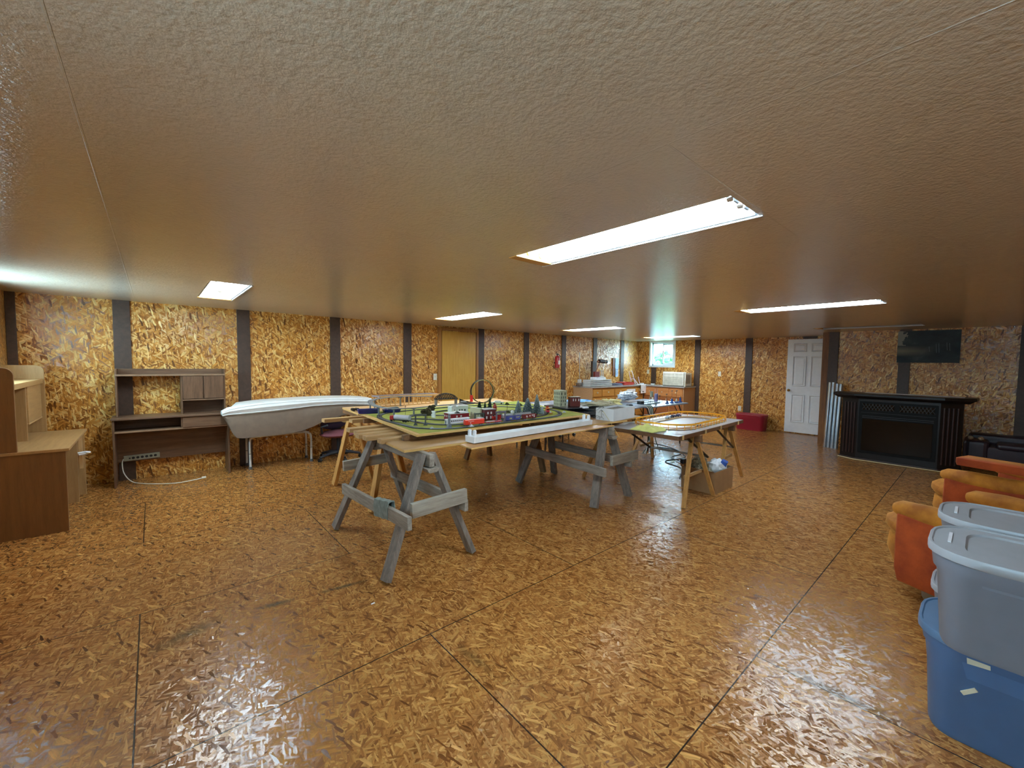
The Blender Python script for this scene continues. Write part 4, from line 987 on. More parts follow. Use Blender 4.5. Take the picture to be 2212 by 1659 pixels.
MB().ball((0, 0, .10), .11, (1, 1, .9), 16, jit=.9, fr=7).build('packing', plain('mottled_packing', (150, 142, 118), rough=.8, var=.7, scale=40), pk2)
mtg = tag(MB().prism([(-.55, -.30), (.37, .33), (.55, .20), (-.42, -.36)], 0, .004).build('plastic_sheet', plain('dark_green_sheet', (74, 104, 98), rough=.15, spec=.7), None), 'thin dark green plastic sheet lying on the floor beneath the tables', 'sheet')
mtg.location = (6.06, 3.38, 0)
ad = thing('power_adapter', 'small black power adapter on the floor left of the cardboard box', 'adapter', (5.72, 2.93, 0))
MB().box(-.04, .04, -.03, .03, 0, .07).build('body', m_black, ad, bevel=.008)
MB().tube(spline([(0, .03, .02), (.2, .3, .006), (.6, .35, .006), (.9, .7, .006), (1.0, 1.1, .006)]), .006, 6).build('cord', m_black, ad, smooth=True)
cb = thing('extension_cord', 'loose grey cable snaking on the floor between the box and the green sheet', 'cable', (5.4, 2.9, 0))
MB().tube(spline([(-.5, -.35, .007), (0, -.1, .007), (.2, .25, .007), (.7, .2, .007), (1.1, .6, .007), (1.0, 1.0, .007)]), .007, 6).build('cord', plain('grey_cable', (70, 76, 80), rough=.6), cb, smooth=True)
# swivel chair with dark red seat deep under the blue tables
rc = thing('swivel_chair', 'dark red swivel chair on casters behind the train layout, only its base and seat visible', 'chair', (6.0, 5.72, 0), rz=.2)
MB().loft([rr(.46, .44, .12, .44), rr(.50, .48, .14, .47), rr(.50, .48, .14, .50), rr(.44, .42, .12, .53)]).build('seat', plain('maroon_vinyl', (104, 36, 30), rough=.5), rc, smooth=True)
MB().cyl((0, 0, .1), (0, 0, .44), .03, 12).build('column', m_pl, rc)
for q in range(5):
    a = q*2*math.pi/5
    ar = MB().tube([(0, 0, .11), (.30*math.cos(a), .30*math.sin(a), .075)], [.026, .016], 8).build('base_arm', m_pl, rc, smooth=True)
    MB().cyl((.30*math.cos(a)-.02, .30*math.sin(a), .03), (.30*math.cos(a)+.02, .30*math.sin(a), .03), .03, 12).build('caster', m_black, ar, smooth=True)

# ================================================================== MODEL RAILWAY
Z0 = .8765
m_road = plain('dark_roadbed', (44, 45, 48), rough=.6, var=.15, scale=60)
m_rail = plain('nickel_rail', (176, 178, 180), rough=.3, metal=.8)
m_gpl = plain('grey_pier_plastic', (118, 124, 128), rough=.5)
m_dgp = plain('dark_grey_plastic', (70, 74, 76), rough=.5)
def offs(P, d, closed):
    out = []; n_ = len(P)
    for i, p in enumerate(P):
        a = P[i-1] if (closed or i) else P[0]; b = P[(i+1) % n_] if (closed or i < n_-1) else P[-1]
        t = Vector((b[0]-a[0], b[1]-a[1], 0)); t = t.normalized() if t.length else Vector((1, 0, 0))
        out.append(Vector((p[0]-t.y*d, p[1]+t.x*d, p[2])))
    return out
def ribbon(P, w_, th, closed):
    a = offs(P, w_/2, closed); b = offs(P, -w_/2, closed); mb = MB(); n_ = len(P)
    secs = [[tuple(a[i]), tuple(b[i]), tuple(b[i]+Vector((0, 0, th))), tuple(a[i]+Vector((0, 0, th)))] for i in range(n_)]
    if closed: secs.append(secs[0])
    return mb.loft(secs, cap=(not closed, not closed))
def cspline(pts, n_=8):
    P = [Vector(p) for p in pts]; m = len(P); out = []
    for i in range(m):
        a, b, c, d_ = P[i-1], P[i], P[(i+1) % m], P[(i+2) % m]
        for j in range(n_):
            t = j/n_; out.append(.5*((2*b)+(c-a)*t+(2*a-5*b+4*c-d_)*t*t+(3*b-a-3*c+d_)*t**3))
    return out
def track(label, pts, closed, z=Z0, mat=None, w_=.042):
    c = Vector((sum(p[0] for p in pts)/len(pts), sum(p[1] for p in pts)/len(pts), 0))
    P = [(p[0]-c.x, p[1]-c.y, p[2] if len(p) > 2 else 0) for p in pts]
    P = cspline(P) if closed else spline(P)
    t = thing('model_track', label, 'toy track', (c.x, c.y, z))
    ribbon(P, w_*1.15, .005, closed).build('roadbed', mat or m_road, t)
    for s_ in (-.0085, .0085):
        ribbon([p+Vector((0, 0, .005)) for p in offs(P, s_, closed)], .002, .003, closed).build('rail', m_rail, t)
    return t
track('outer oval of dark model railway track round the edge of the green board', [(1.62, 3.45), (1.66, 3.20), (1.86, 3.035), (2.3, 3.03), (2.85, 3.04), (3.22, 3.10), (3.48, 3.34), (3.60, 3.66), (3.62, 4.0), (3.5, 4.28), (3.2, 4.44), (2.6, 4.45), (2.1, 4.42), (1.82, 4.32), (1.67, 4.1), (1.62, 3.8)], True)
track('inner oval of model railway track with the gold and red locomotive on its right curve', [(1.80, 3.55), (1.88, 3.30), (2.1, 3.17), (2.5, 3.165), (2.85, 3.17), (3.12, 3.22), (3.32, 3.40), (3.42, 3.68), (3.38, 3.98), (3.2, 4.18), (2.8, 4.26), (2.3, 4.12), (1.98, 3.98), (1.82, 3.8)], True)
track('short model railway siding running between the red station and the dark tree', [(1.84, 3.80), (2.0, 3.62), (2.15, 3.42), (2.4, 3.30)], False)
track('second curved siding across the grass in front of the white building', [(1.95, 4.02), (2.2, 3.85), (2.38, 3.70), (2.5, 3.5), (2.7, 3.42)], False)
# elevated line on piers
EL = [(2.72, 4.93, .098), (2.55, 5.03, .10), (2.36, 5.10, .102), (2.12, 5.03, .102), (1.95, 4.92, .10), (1.83, 4.74, .098), (1.76, 4.52, .09), (1.74, 4.28, .08), (1.82, 4.10, .072), (2.02, 4.08, .066), (2.3, 4.17, .062), (2.55, 4.24, .058), (2.76, 4.26, .055)]
et = track('elevated grey model track curling on piers at the back left corner of the layout', EL, False, mat=m_gpl, w_=.05)
pier0 = thing('track_pier', '', 'track pier', group='grey piers under the elevated track')
MB().box(-.022, .022, -.010, .010, 0, .012).build('foot', m_gpl, pier0)
MB().box(-.006, .006, -.008, .008, .012, .93).build('column', m_gpl, pier0)
MB().box(-.024, .024, -.012, .012, .90, 1.0).build('cap', m_gpl, pier0)
piers = [(2.36, 5.10, .102, .857, 'pier at the very back of the elevated curve, on the pine panel'), (1.95, 4.92, .10, .857, 'pier at the back left of the elevated curve, on the pine panel'), (1.82, 4.72, .098, .857, 'left pier of the elevated curve behind the blue tray'),
         (1.74, 4.28, .08, Z0, 'leftmost pier standing on the grass beside the blue tray'), (1.82, 4.09, .072, Z0, 'slim pier at the inside of the elevated bend'), (2.04, 4.09, .066, Z0, 'pier between the telegraph pole and the elevated bend'), (2.32, 4.17, .062, Z0, 'pale wide pier in front of the pine panel'),
         (2.58, 4.24, .058, Z0, 'pier left of the truss bridge end on the grass'), (2.75, 4.26, .055, Z0, 'last low pier at the right end of the elevated track')]
for i, (x, y, h_, zb, lb) in enumerate(piers):
    o = pier0 if i == 0 else copy_tree(pier0)
    o['label'] = 'grey plastic '+lb; o.location = (x, y, zb); o.scale = (1, 1, (h_+Z0-zb)/1.0)
# two tall portals and signal posts over the front tracks
def portal_gantry(x, y, w_, h_, lb, rz=0, mat=None):
    t = thing('track_gantry', lb, 'gantry', (x, y, Z0), rz)
    for s_ in (-1, 1):
        MB().box(s_*w_/2-.006, s_*w_/2+.006, -.007, .007, 0, h_).build('upright', mat or m_gpl, t)
        MB().prism_xz([(s_*w_/2-.018, 0), (s_*w_/2+.018, 0), (s_*w_/2+.006, .025), (s_*w_/2-.006, .025)], -.012, .012).build('foot', mat or m_gpl, t)
    MB().box(-w_/2-.01, w_/2+.01, -.008, .008, h_-.008, h_+.006).build('crossbeam', mat or m_gpl, t)
portal_gantry(1.74, 3.36, .085, .093, 'dark grey gantry over the front left curve of the track', rz=-.5, mat=m_dgp)
portal_gantry(2.31, 3.27, .085, .072, 'dark green-grey gantry between the red boxcar and the cream building', rz=-.3, mat=plain('dark_green_grey', (62, 72, 66)))
portal_gantry(2.42, 3.075, .085, .10, 'purplish grey gantry over the flat wagon and the red steam engine', rz=-.3, mat=plain('purple_grey', (104, 98, 108)))
sp_ = thing('signal_post', 'light grey signal post standing before the white passenger coach', 'signal', (1.865, 3.085, Z0))
MB().prism_xz([(-.02, 0), (.02, 0), (.012, .03), (-.012, .03)], -.015, .015).build('base', m_gpl, sp_)
MB().box(-.008, .008, -.008, .008, .03, .10).build('post', m_gpl, sp_)
MB().ball((0, 0, .112), .011, seg=8).build('head', m_gpl, sp_)
for q, (x, y, lb) in enumerate(((1.72, 3.12, 'pale grey track clip at the front left corner of the grass'), (2.03, 2.995, 'pale blue-grey track clip under the red boxcar end'), (3.45, 3.22, 'small white track clip on the right curve'), (3.30, 3.30, 'small grey track clip inside the right curve'))):
    t = tag(MB().loft([rr(.05, .03, .004, 0, 2), rr(.03, .02, .004, .008, 2), rr(.012, .012, .003, .018, 2)]).build('track_clip', plain('pale_grey_plastic', (176, 182, 188)), None), lb, 'track clip', 'loose track clips on the board')
    t.location = (x, y, Z0+.008 if q != 0 else Z0)

def wheels(t, L, w_, mat=None):
    for sx in (-1, 1):
        b = MB().box(sx*L*.36-.016, sx*L*.36+.016, -w_*.32, w_*.32, .006, .014).build('bogie', mat or m_black, t)
        for a in (-.010, .010):
            for sy in (-1, 1):
                MB().cyl((sx*L*.36+a, sy*.008, .0065), (sx*L*.36+a, sy*.011, .0065), .0062, 10).build('wheel', m_rail, b)
ZR = Z0+.0085
def boxcar(label, x, y, L, h_, col, rz=0, w_=.036, door=True, marks=None, markcol=(240, 240, 240), roof=None, name='model_boxcar'):
    t = thing(name, label, 'model train car', (x, y, ZR), rz)
    m = plain('paint_%d_%d_%d' % col, col, rough=.35, var=.06)
    MB().box(-L/2, L/2, -w_/2, w_/2, .013, h_-.004).prism_yz([(-w_/2-.001, h_-.004), (w_/2+.001, h_-.004), (0, h_+.002)], -L/2-.001, L/2+.001).build('body', m if roof is None else m, t, bevel=.0008)
    if roof: MB().prism_yz([(-w_/2-.0015, h_-.005), (w_/2+.0015, h_-.005), (w_*.3, h_+.002), (-w_*.3, h_+.002)], -L/2-.0015, L/2+.0015).build('roof', plain('roof_%d_%d_%d' % roof, roof, rough=.4), t)
    if door: MB().box(-.014, .014, -w_/2-.0015, w_/2+.0015, .014, h_-.008).build('door', plain('door_%d_%d_%d' % col, tuple(int(c*.8) for c in col)), t)
    wheels(t, L, w_)
    for s_ in (-1, 1): MB().box(*sorted((s_*L/2, s_*(L/2+.008))), -.002, .002, .008, .012).build('coupler', m_black, t)
    mk = plain('mark_%d_%d_%d' % markcol, markcol, rough=.5)
    for (a, b, c, d_) in (marks or []):
        MB().box(a, b, -w_/2-.0022, -w_/2-.0002, c, d_).build('lettering', mk, t)
    return t
o = boxcar('bright red-orange boxcar with white script lettering at the front of the layout', 2.085, 3.03, .20, .056, (224, 62, 40), door=False)
mk = plain('mark_240_240_240', (240, 240, 240))
def scribble(t, x0, z0, n_, sx, hz_, y, r_=.0009):
    pts = []
    for k in range(n_*6+1):
        a = k/6; pts.append((x0+a*sx+.3*sx*math.sin(2*math.pi*a), y, z0+hz_*math.sin(2*math.pi*a+1)*(1.5 if k < 6 else 1)))
    MB().tube(pts, r_, 4).build('script_lettering', mk, t)
scribble(o, -.073, .040, 8, .0075, .0028, -.019)
MB().box(-.052, -.046, -.0202, -.018, .024, .032).build('number', mk, o)
boxcar('dark blue boxcar with yellow lettering and a dark open door', 2.535, 3.03, .155, .054, (72, 76, 142), marks=[(-.058, -.052, .026, .038), (-.052, -.048, .031, .033), (-.046, -.040, .026, .038), (-.038, -.032, .026, .036), (.02, .065, .040, .043), (.024, .06, .034, .0365)], markcol=(206, 204, 110))
boxcar('brown-red boxcar with white lettering, last in the front row', 2.75, 3.04, .165, .052, (112, 36, 34), marks=[(-.055, -.045, .03, .04), (-.042, -.035, .03, .036), (-.012, -.002, .03, .042), (.02, .03, .035, .045), (.04, .055, .034, .044), (.045, .056, .020, .028), (-.05, -.04, .020, .024)], door=False)
c_ = boxcar('long white passenger coach with dark windows beside the red station', 2.0, 3.17, .235, .054, (216, 220, 226), door=False, roof=(236, 240, 244), name='passenger_coach')
for q in range(9): MB().box(-.095+q*.021, -.083+q*.021, -.0192, -.0175, .030, .040).build('window', m_black, c_)
MB().box(-.118, -.1175, -.008, .008, .016, .044).build('end_door', m_dgp, c_)
c_ = boxcar('silver and red passenger coach behind the dark blue boxcar', 2.57, 3.17, .13, .050, (176, 176, 180), door=False, roof=(196, 198, 200), name='passenger_coach')
MB().box(-.064, .064, -.0192, -.0175, .016, .022).build('red_stripe', plain('stripe_red', (186, 40, 52)), c_)
for q in range(6): MB().box(-.055+q*.02, -.045+q*.02, -.0192, -.0175, .027, .036).build('window', plain('window_red', (150, 40, 44)), c_)
tk = thing('tank_wagon', 'long grey tank wagon in front of the frosted fir trees', 'model train car', (2.78, 3.175, ZR))
MB().cyl((-.105, 0, .034), (.105, 0, .034), .0185, 16).build('tank', plain('dull_grey', (140, 142, 144), rough=.4), tk, smooth=True)
MB().box(-.11, .11, -.010, .010, .013, .017).build('frame', m_dgp, tk)
MB().cyl((0, 0, .05), (0, 0, .060), .008, 10).build('dome', plain('dull_grey', (140, 142, 144)), tk, smooth=True)
wheels(tk, .22, .036)
fl = thing('flat_wagon', 'low pink-red flat wagon right of the bright red boxcar', 'model train car', (2.30, 3.03, ZR))
MB().box(-.085, .085, -.017, .017, .012, .018).build('deck', plain('pinkish_red', (186, 50, 62)), fl)
MB().box(-.07, .01, -.012, .012, .018, .024).build('load', plain('pale_load', (190, 186, 180)), fl)
wheels(fl, .17, .034)
sl = thing('steam_locomotive', 'small red steam engine under the purplish gantry', 'model train', (2.44, 3.17, ZR))
mr = plain('engine_red', (196, 44, 34), rough=.35)
MB().cyl((-.045, 0, .030), (.01, 0, .030), .013, 14).build('boiler', mr, sl, smooth=True)
MB().box(.01, .045, -.016, .016, .014, .052).build('cab', mr, sl)
MB().box(.006, .05, -.018, .018, .052, .056).build('cab_roof', m_black, sl)
MB().cyl((-.035, 0, .04), (-.035, 0, .060), .005, 10).build('chimney', m_black, sl)
for a in (-.03, -.01, .01, .03):
    for s_ in (-.012, .012): MB().cyl((a, s_-.001, .009), (a, s_+.001, .009), .009, 12).build('wheel', plain('engine_red', (196, 44, 34)), sl)
dl = thing('diesel_locomotive', 'gold-roofed red and pink diesel locomotive facing the camera on the right curve', 'model train', (3.27, 3.31, ZR), rz=.9)
MB().box(-.07, .07, -.018, .018, .012, .034).build('lower_body', plain('rose_red', (200, 36, 66), rough=.3), dl, bevel=.004)
MB().box(-.07, .07, -.017, .017, .034, .056).build('upper_body', plain('orange_red', (214, 70, 50), rough=.3), dl, bevel=.006)
MB().box(-.071, -.069, -.014, .014, .040, .050).build('windscreen', m_glb, dl)
wheels(dl, .14, .036)
tr_ = thing('toy_tanker_truck', 'toy tanker truck with red cab and silver-white tank on the front left curve', 'toy truck', (1.67, 3.62, Z0+.008), rz=-1.05)
MB().cyl((-.055, 0, .040), (.10, 0, .040), .024, 16).build('tank', plain('silver_white', (206, 208, 218), rough=.3), tr_, smooth=True)
MB().cyl((.101, 0, .040), (.103, 0, .040), .022, 16).build('tank_end', plain('end_grey', (176, 182, 186)), tr_, smooth=True)
MB().box(-.10, -.06, -.022, .022, .012, .054).build('cab', plain('cab_red', (176, 40, 44), rough=.35), tr_, bevel=.006)
MB().box(-.06, .10, -.014, .014, .010, .018).build('chassis', m_black, tr_)
for a in (-.08, .05, .075):
    for s_ in (-.02, .02): MB().cyl((a, s_-.004, .010), (a, s_+.004, .010), .010, 12).build('wheel', m_black, tr_)
# blue tray wagons at the back left
bw_ = thing('toy_tray', 'dark blue open plastic tray at the back left corner of the grass', 'toy', (1.70, 4.46, Z0), rz=-.25)
m_nb = plain('navy_plastic', (40, 42, 122), rough=.3)
MB().loft([rr(.20, .10, .01, 0, 3), rr(.22, .12, .012, .045, 3), rr(.205, .105, .01, .045, 3), rr(.185, .085, .01, .006, 3)]).build('tray', m_nb, bw_)
bw2 = thing('toy_tray', 'second dark blue tray, longer and lower, behind the tanker truck', 'toy', (1.93, 4.40, Z0), rz=-.1)
MB().loft([rr(.16, .09, .01, 0, 3), rr(.18, .11, .012, .035, 3), rr(.165, .095, .01, .035, 3), rr(.145, .075, .01, .006, 3)]).build('tray', m_nb, bw2)
MB().prism_xz([(-.05, .036), (.09, .036), (.06, .06), (-.04, .05)], -.03, .03).build('grey_cover', m_gpl, bw2)
bk = thing('binoculars', 'small black binocular-shaped toy on the pale panel at the left end', 'toy', (1.70, 4.86, .857))
for s_ in (-.022, .022):
    MB().cyl((s_, -.03, .022), (s_, .03, .022), .018, 12).build('barrel', m_black, bk, smooth=True)
MB().box(-.012, .012, -.01, .01, .016, .03).build('hinge', m_black, bk)

# buildings
def bldg(label, x, y, w_, d_, h_, col, roofc=(176, 176, 176), rows=(), rz=0, z=Z0, parapet=False, name='model_building', win=(232, 232, 228), pitched=False, sidew=0):
    t = thing(name, label, 'model building', (x, y, z), rz)
    m = plain('wall_%d_%d_%d' % col, col, rough=.55, var=.06)
    MB().box(-w_/2, w_/2, -d_/2, d_/2, 0, h_).build('walls', m, t)
    mrf = plain('roof_%d_%d_%d' % roofc, roofc, rough=.5)
    if pitched: MB().prism_xz([(-w_/2-.008, h_), (w_/2+.008, h_), (0, h_+w_*.28)], -d_/2-.006, d_/2+.006).build('roof', mrf, t)
    else: MB().box(-w_/2-.004, w_/2+.004, -d_/2-.004, d_/2+.004, h_, h_+.006).build('roof', mrf, t)
    mw = plain('win_%d_%d_%d' % win, win, rough=.3)
    for (zc, hh_, xs_, ww) in rows:
        for xc in xs_:
            MB().box(xc*w_-ww/2, xc*w_+ww/2, -d_/2-.0018, -d_/2+.001, zc*h_-hh_/2, zc*h_+hh_/2).build('window', mw, t)
        if sidew:
            for q in range(sidew):
                yc = (-.5+(q+.5)/sidew)*d_
                MB().box(-w_/2-.0018, -w_/2+.001, yc-ww/2, yc+ww/2, zc*h_-hh_/2, zc*h_+hh_/2).build('window', mw, t)
    return t
b_ = bldg('long dark red station building with a light grey roof, front centre of the layout', 2.20, 3.50, .20, .14, .064, (140, 28, 36), (196, 200, 200), [(.6, .018, (-.18, .05), .016)], rz=-.05, sidew=4)
MB().prism_xz([(-.05, .070), (.0, .070), (-.025, .088)], -.074, -.04).build('dormer', m_dgp, b_)
MB().box(-.04, .08, -.05, .03, .070, .078).build('roof_rim', m_white, b_)
b_ = bldg('white building with a flat roof and dark windows behind the red station', 2.50, 3.95, .20, .10, .070, (214, 224, 222), (226, 234, 232), [(.45, .022, (-.32, -.02, .12, .30), .018)], win=(70, 76, 76), rz=-.1)
MB().box(-.09, -.05, -.054, -.03, .0, .090).box(-.02, .10, -.05, .03, .076, .084).build('parapet', m_white, b_)
b_ = bldg('two-storey dark brick building with white windows and grey flat roof', 2.42, 3.29, .125, .115, .105, (96, 34, 34), (122, 118, 118), [(.72, .022, (-.25, .05), .016), (.30, .026, (-.36, .02, .22, .40), .014)], rz=-.05, name='brick_building', sidew=0)
b_ = bldg('cream shop front building attached left of the dark brick building', 2.345, 3.38, .02, .17, .112, (196, 192, 156), (196, 196, 166), [(.5, .03, (0,), .01)], sidew=3, win=(120, 120, 104))
bldg('small white open shelter arch beside the dark bushy tree', 2.08, 3.74, .012, .05, .060, (226, 230, 226), (240, 242, 240), rz=.2, name='shelter')
bldg('tiny white kiosk between the gantry legs left of the brick building', 2.29, 3.23, .05, .03, .035, (226, 226, 224), (236, 236, 236), [(.5, .012, (-.2, .2), .01)], win=(90, 90, 90), name='kiosk')
b_ = bldg('slim red chapel with a pointed spire among the small dark fir trees', 2.94, 3.85, .03, .03, .045, (150, 44, 38), (150, 44, 38), rz=0, name='chapel')
MB().loft([rr(.034, .034, .001, .05, 1), rr(.002, .002, .0005, .095, 1)]).build('spire', plain('roof_150_44_38', (150, 44, 38)), b_)
# buff office block and brown block on the black tray
m_pr = plain('black_tray_plastic', (28, 28, 32), rough=.35)
def pile_plate(label, x, y, z, w_, d_, rz, th=.012, name='slot_track_plate'):
    t = tag(MB().cbox(0, 0, th/2, w_, d_, th).build(name, m_pr, None, bevel=.002), label, 'toy track', 'black slot track pieces piled beside the train layout')
    t.location = (x, y, z); t.rotation_euler = (0, 0, rz); return t
sheet('plywood_sheet', [(3.99, 2.80), (4.42, 2.82), (4.46, 4.30), (4.10, 4.28)], ZB, .018, m_ply, m_plye, 'small plywood sheet beyond the train board carrying the black track pieces', 'plywood')
z = ZB+.019
words = ['lowest', 'second', 'third', 'fourth', 'fifth', 'sixth']
for q in range(6):
    pile_plate('%s black slot track plate in the pile right of the train board' % words[q], 4.08+.03*math.sin(q*2), 3.55-.04*q, z+.0125*q, .46-.03*q, .80-.08*q, .12*math.sin(q*1.7))
zp = z+.0125*6
pile_plate('long black track plate on top of the pile under the two model buildings', 3.98, 3.55, zp+.002, .62, .44, -.12, th=.014)
zq = zp+.017
b_ = bldg('tall buff office block with columns and arched windows standing on black track plates', 3.80, 3.62, .10, .15, .195, (176, 178, 150), (176, 178, 150), [(.82, .035, (-.25, .25), .02), (.58, .03, (-.3, 0, .3), .014), (.36, .03, (-.3, 0, .3), .014), (.13, .03, (-.3, .3), .014)], z=zq, rz=-.25, sidew=4, win=(96, 98, 84), name='office_block')
for k in (.24, .47, .70): MB().box(-.053, .053, -.078, .078, k*.195, k*.195+.005).build('cornice', plain('wall_176_178_150', (176, 178, 150)), b_)
bldg('dark red-brown block with three narrow cream windows beside the buff office block', 3.93, 3.50, .13, .09, .115, (102, 40, 32), (150, 150, 120), [(.72, .03, (-.22, .02, .34), .010)], z=zq, rz=-.45, name='brick_block')

# vegetation
m_fir = plain('dark_fir_green', (34, 58, 54), rough=.9, var=.4, scale=60)
m_frost = plain('frost_white', (206, 222, 226), rough=.9)
m_trunk = plain('twig_brown', (74, 56, 42), rough=.9)
def fir(label, x, y, h_, rad, frost, seed_, z=Z0):
    R = random.Random(seed_)
    t = thing('model_fir_tree', label, 'model tree', (x, y, z), group='bottle-brush fir trees on the train layout')
    MB().tube([(0, 0, 0), (0, 0, h_*.2)], h_*.025+.001, 6).build('trunk', m_trunk, t)
    mb = MB(); fr = MB(); n_ = 26 if frost else 16; per = 26 if frost else 16
    for i in range(n_):
        u_ = i/n_; zz = h_*(.10+.90*u_); rd = rad*(1-u_)**.75*1.0
        for k in range(per):
            a = 2*math.pi*(k+R.random())/per; r_ = rd*R.uniform(.75, 1.05); up = -.01*h_+R.uniform(-.01, .02)*h_
            tip = (r_*math.cos(a), r_*math.sin(a), zz+up); ww = .0016+rad*.03
            t1 = (-math.sin(a)*ww, math.cos(a)*ww)
            mb.add([(t1[0], t1[1], zz+ww), (-t1[0], -t1[1], zz-ww), (tip[0]-t1[0], tip[1]-t1[1], tip[2]-ww), (tip[0]+t1[0], tip[1]+t1[1], tip[2]+ww)], [(0, 1, 2, 3)])
            if frost:
                e2 = .0022; fr.cbox(tip[0], tip[1], tip[2], e2, e2, e2*1.3, a)
                e = .66; fr.add([(tip[0]*e+t1[0], tip[1]*e+t1[1], zz+(tip[2]-zz)*e+.001), (tip[0]*e-t1[0], tip[1]*e-t1[1], zz+(tip[2]-zz)*e+.001), (tip[0]*1.03-t1[0], tip[1]*1.03-t1[1], tip[2]+.002), (tip[0]*1.03+t1[0], tip[1]*1.03+t1[1], tip[2]+.002)], [(0, 1, 2, 3)])
    mb.loft([[(rad*.55*math.cos(a), rad*.55*math.sin(a), h_*.12) for a in [k*math.pi/5 for k in range(10)]], [(rad*.02*math.cos(a), rad*.02*math.sin(a), h_*.98) for a in [k*math.pi/5 for k in range(10)]]])
    mb.build('needles', m_fir, t)
    if frost: fr.build('frosted_tips', m_frost, t)
    return t
fir('large broad frosted bottle-brush fir, left of the pair', 2.97, 3.31, .195, .066, True, 1)
fir('tallest frosted bottle-brush fir, right of the pair', 3.04, 3.24, .235, .050, True, 2)
fir('small frosted fir right of the two tall frosted trees', 3.13, 3.25, .10, .025, True, 3)
fir('second broad frosted fir partly behind the left one', 2.93, 3.42, .16, .045, True, 8)
for q, (x, y, h_, r_, lb) in enumerate(((2.93, 4.14, .095, .024, 'leftmost small dark fir behind the brick building'), (2.98, 4.10, .088, .018, 'narrow dark fir second from the left behind the brick building'), (3.03, 4.07, .145, .030, 'tallest plain dark fir in the group below the black loop'), (3.05, 4.00, .06, .014, 'tiny dark fir next to the red chapel'), (2.97, 4.22, .07, .016, 'little dark fir half hidden at the back of the group'))):
    fir(lb, x, y, h_, r_, False, 20+q)
m_bush = plain('olive_foliage', (72, 80, 48), rough=.95, var=.6, scale=50)
m_bush2 = plain('brown_green_foliage', (66, 62, 38), rough=.95, var=.8, scale=50)
def leafy(label, x, y, h_, rad, stem, mat, seed_, name='model_tree', n_=22):
    R = random.Random(seed_); t = thing(name, label, 'model tree', (x, y, Z0))
    if stem: MB().tube([(0, 0, 0), (.002, 0, stem*.6), (0, 0, stem+rad*.3)], .0022, 6).build('stem', m_trunk, t)
    mb = MB()
    for q in range(n_):
        d_ = Vector((R.gauss(0, 1), R.gauss(0, 1), R.gauss(0, 1))).normalized()*R.uniform(.2, .9)
        mb.ball((d_.x*rad, d_.y*rad, stem+(h_-stem)*(.5+.42*d_.z)), rad*R.uniform(.25, .42), seg=6, jit=.8, fr=3)
    mb.build('foliage', mat, t); return t
leafy('dark brown-green bushy tree, the tall one left of the white arch', 1.93, 3.60, .135, .050, .03, m_bush2, 5, n_=60)
leafy('upper clump of the dark bushy tree reaching toward the truss bridge', 2.12, 3.84, .125, .042, .045, m_bush2, 6, n_=40)
leafy('olive round-crowned tree on a thin stem, centre of the meadow', 3.10, 3.82, .10, .032, .055, m_bush, 7)
leafy('dark olive tree at the right of the meadow in front of the grey pier', 3.28, 3.80, .08, .030, .035, m_bush, 8)
for q, (x, y, r_, lb) in enumerate(((2.70, 3.44, .035, 'left low grey-green bush behind the passenger coaches'), (2.80, 3.42, .030, 'middle low grey-green bush near the white globe'), (2.95, 3.55, .035, 'right low bush behind the white globe'), (2.72, 3.62, .025, 'small bush behind the low bushes'), (2.33, 3.62, .02, 'dark little bush right of the red station'))):
    leafy(lb, x, y, r_*.9, r_, 0, plain('grey_green_foliage', (112, 118, 84), rough=.95, var=.5, scale=50), 30+q, name='model_bush', n_=14)
gb = thing('globe_lamp', 'white ball standing on the meadow left of the frosted trees', 'globe', (2.89, 3.47, Z0))
MB().cyl((0, 0, 0), (0, 0, .01), .008, 10).build('foot', m_white, gb)
MB().ball((0, 0, .027), .0205, seg=18).build('globe', m_white, gb, smooth=True)
hl_ = thing('model_hill', 'low rocky grey-green model hill on the meadow behind the globe', 'model hill', (2.98, 3.66, Z0))
MB().ball((0, 0, 0), .10, (1.2, .8, .22), 20, jit=.6, fr=3).flat0().build('hill', plain('moss_rock', (118, 116, 82), rough=.95, var=.4, scale=30, bump=.5), hl_)
for q, (x, y, h_, lb) in enumerate(((1.96, 4.12, .098, 'telegraph pole in front of the pine panel'), (2.56, 3.69, .088, 'signal pole with a red lamp before the small firs'), (2.12, 3.28, .06, 'short lamp post at the left end of the red station'), (2.68, 3.56, .055, 'thin dark post on the grass left of the globe'), (2.40, 3.86, .05, 'short post left of the white building'))):
    t = thing('model_pole', 'thin '+lb, 'model pole', (x, y, Z0))
    MB().cyl((0, 0, 0), (0, 0, h_), .0018, 6).build('pole', m_dgp if q != 1 else m_white, t)
    MB().box(-.008, .008, -.001, .001, h_*.86, h_*.9).build('crossarm', m_dgp if q != 1 else plain('lamp_red', (190, 40, 40)), t)
yl = thing('crossing_signal', 'yellow and red toy crossing sign right of the frosted firs', 'toy sign', (3.235, 3.265, Z0+.0), rz=-.4)
MB().box(-.016, .016, -.004, .004, .035, .072).build('yellow_board', plain('signal_yellow', (232, 178, 36)), yl)
MB().cyl((0, 0, 0), (0, 0, .04), .003, 6).build('post', m_dgp, yl)
MB().ball((-.008, 0, .082), .014, (1.3, .8, .7), 10).build('red_lamp', plain('lamp_red', (190, 40, 40)), yl)
MB().box(-.002, .05, -.003, .003, .072, .08).build('white_arm', m_white, yl)
fn = thing('toy_fence', 'small orange-brown toy fence at the foot of the crossing sign', 'toy fence', (3.22, 3.20, Z0), rz=.3)
for q in range(4): MB().box(-.04+q*.022, -.036+q*.022, -.002, .002, 0, .025).build('picket', plain('ochre', (186, 128, 44)), fn)
MB().box(-.042, .03, -.002, .002, .014, .018).build('rail', plain('ochre', (186, 128, 44)), fn)

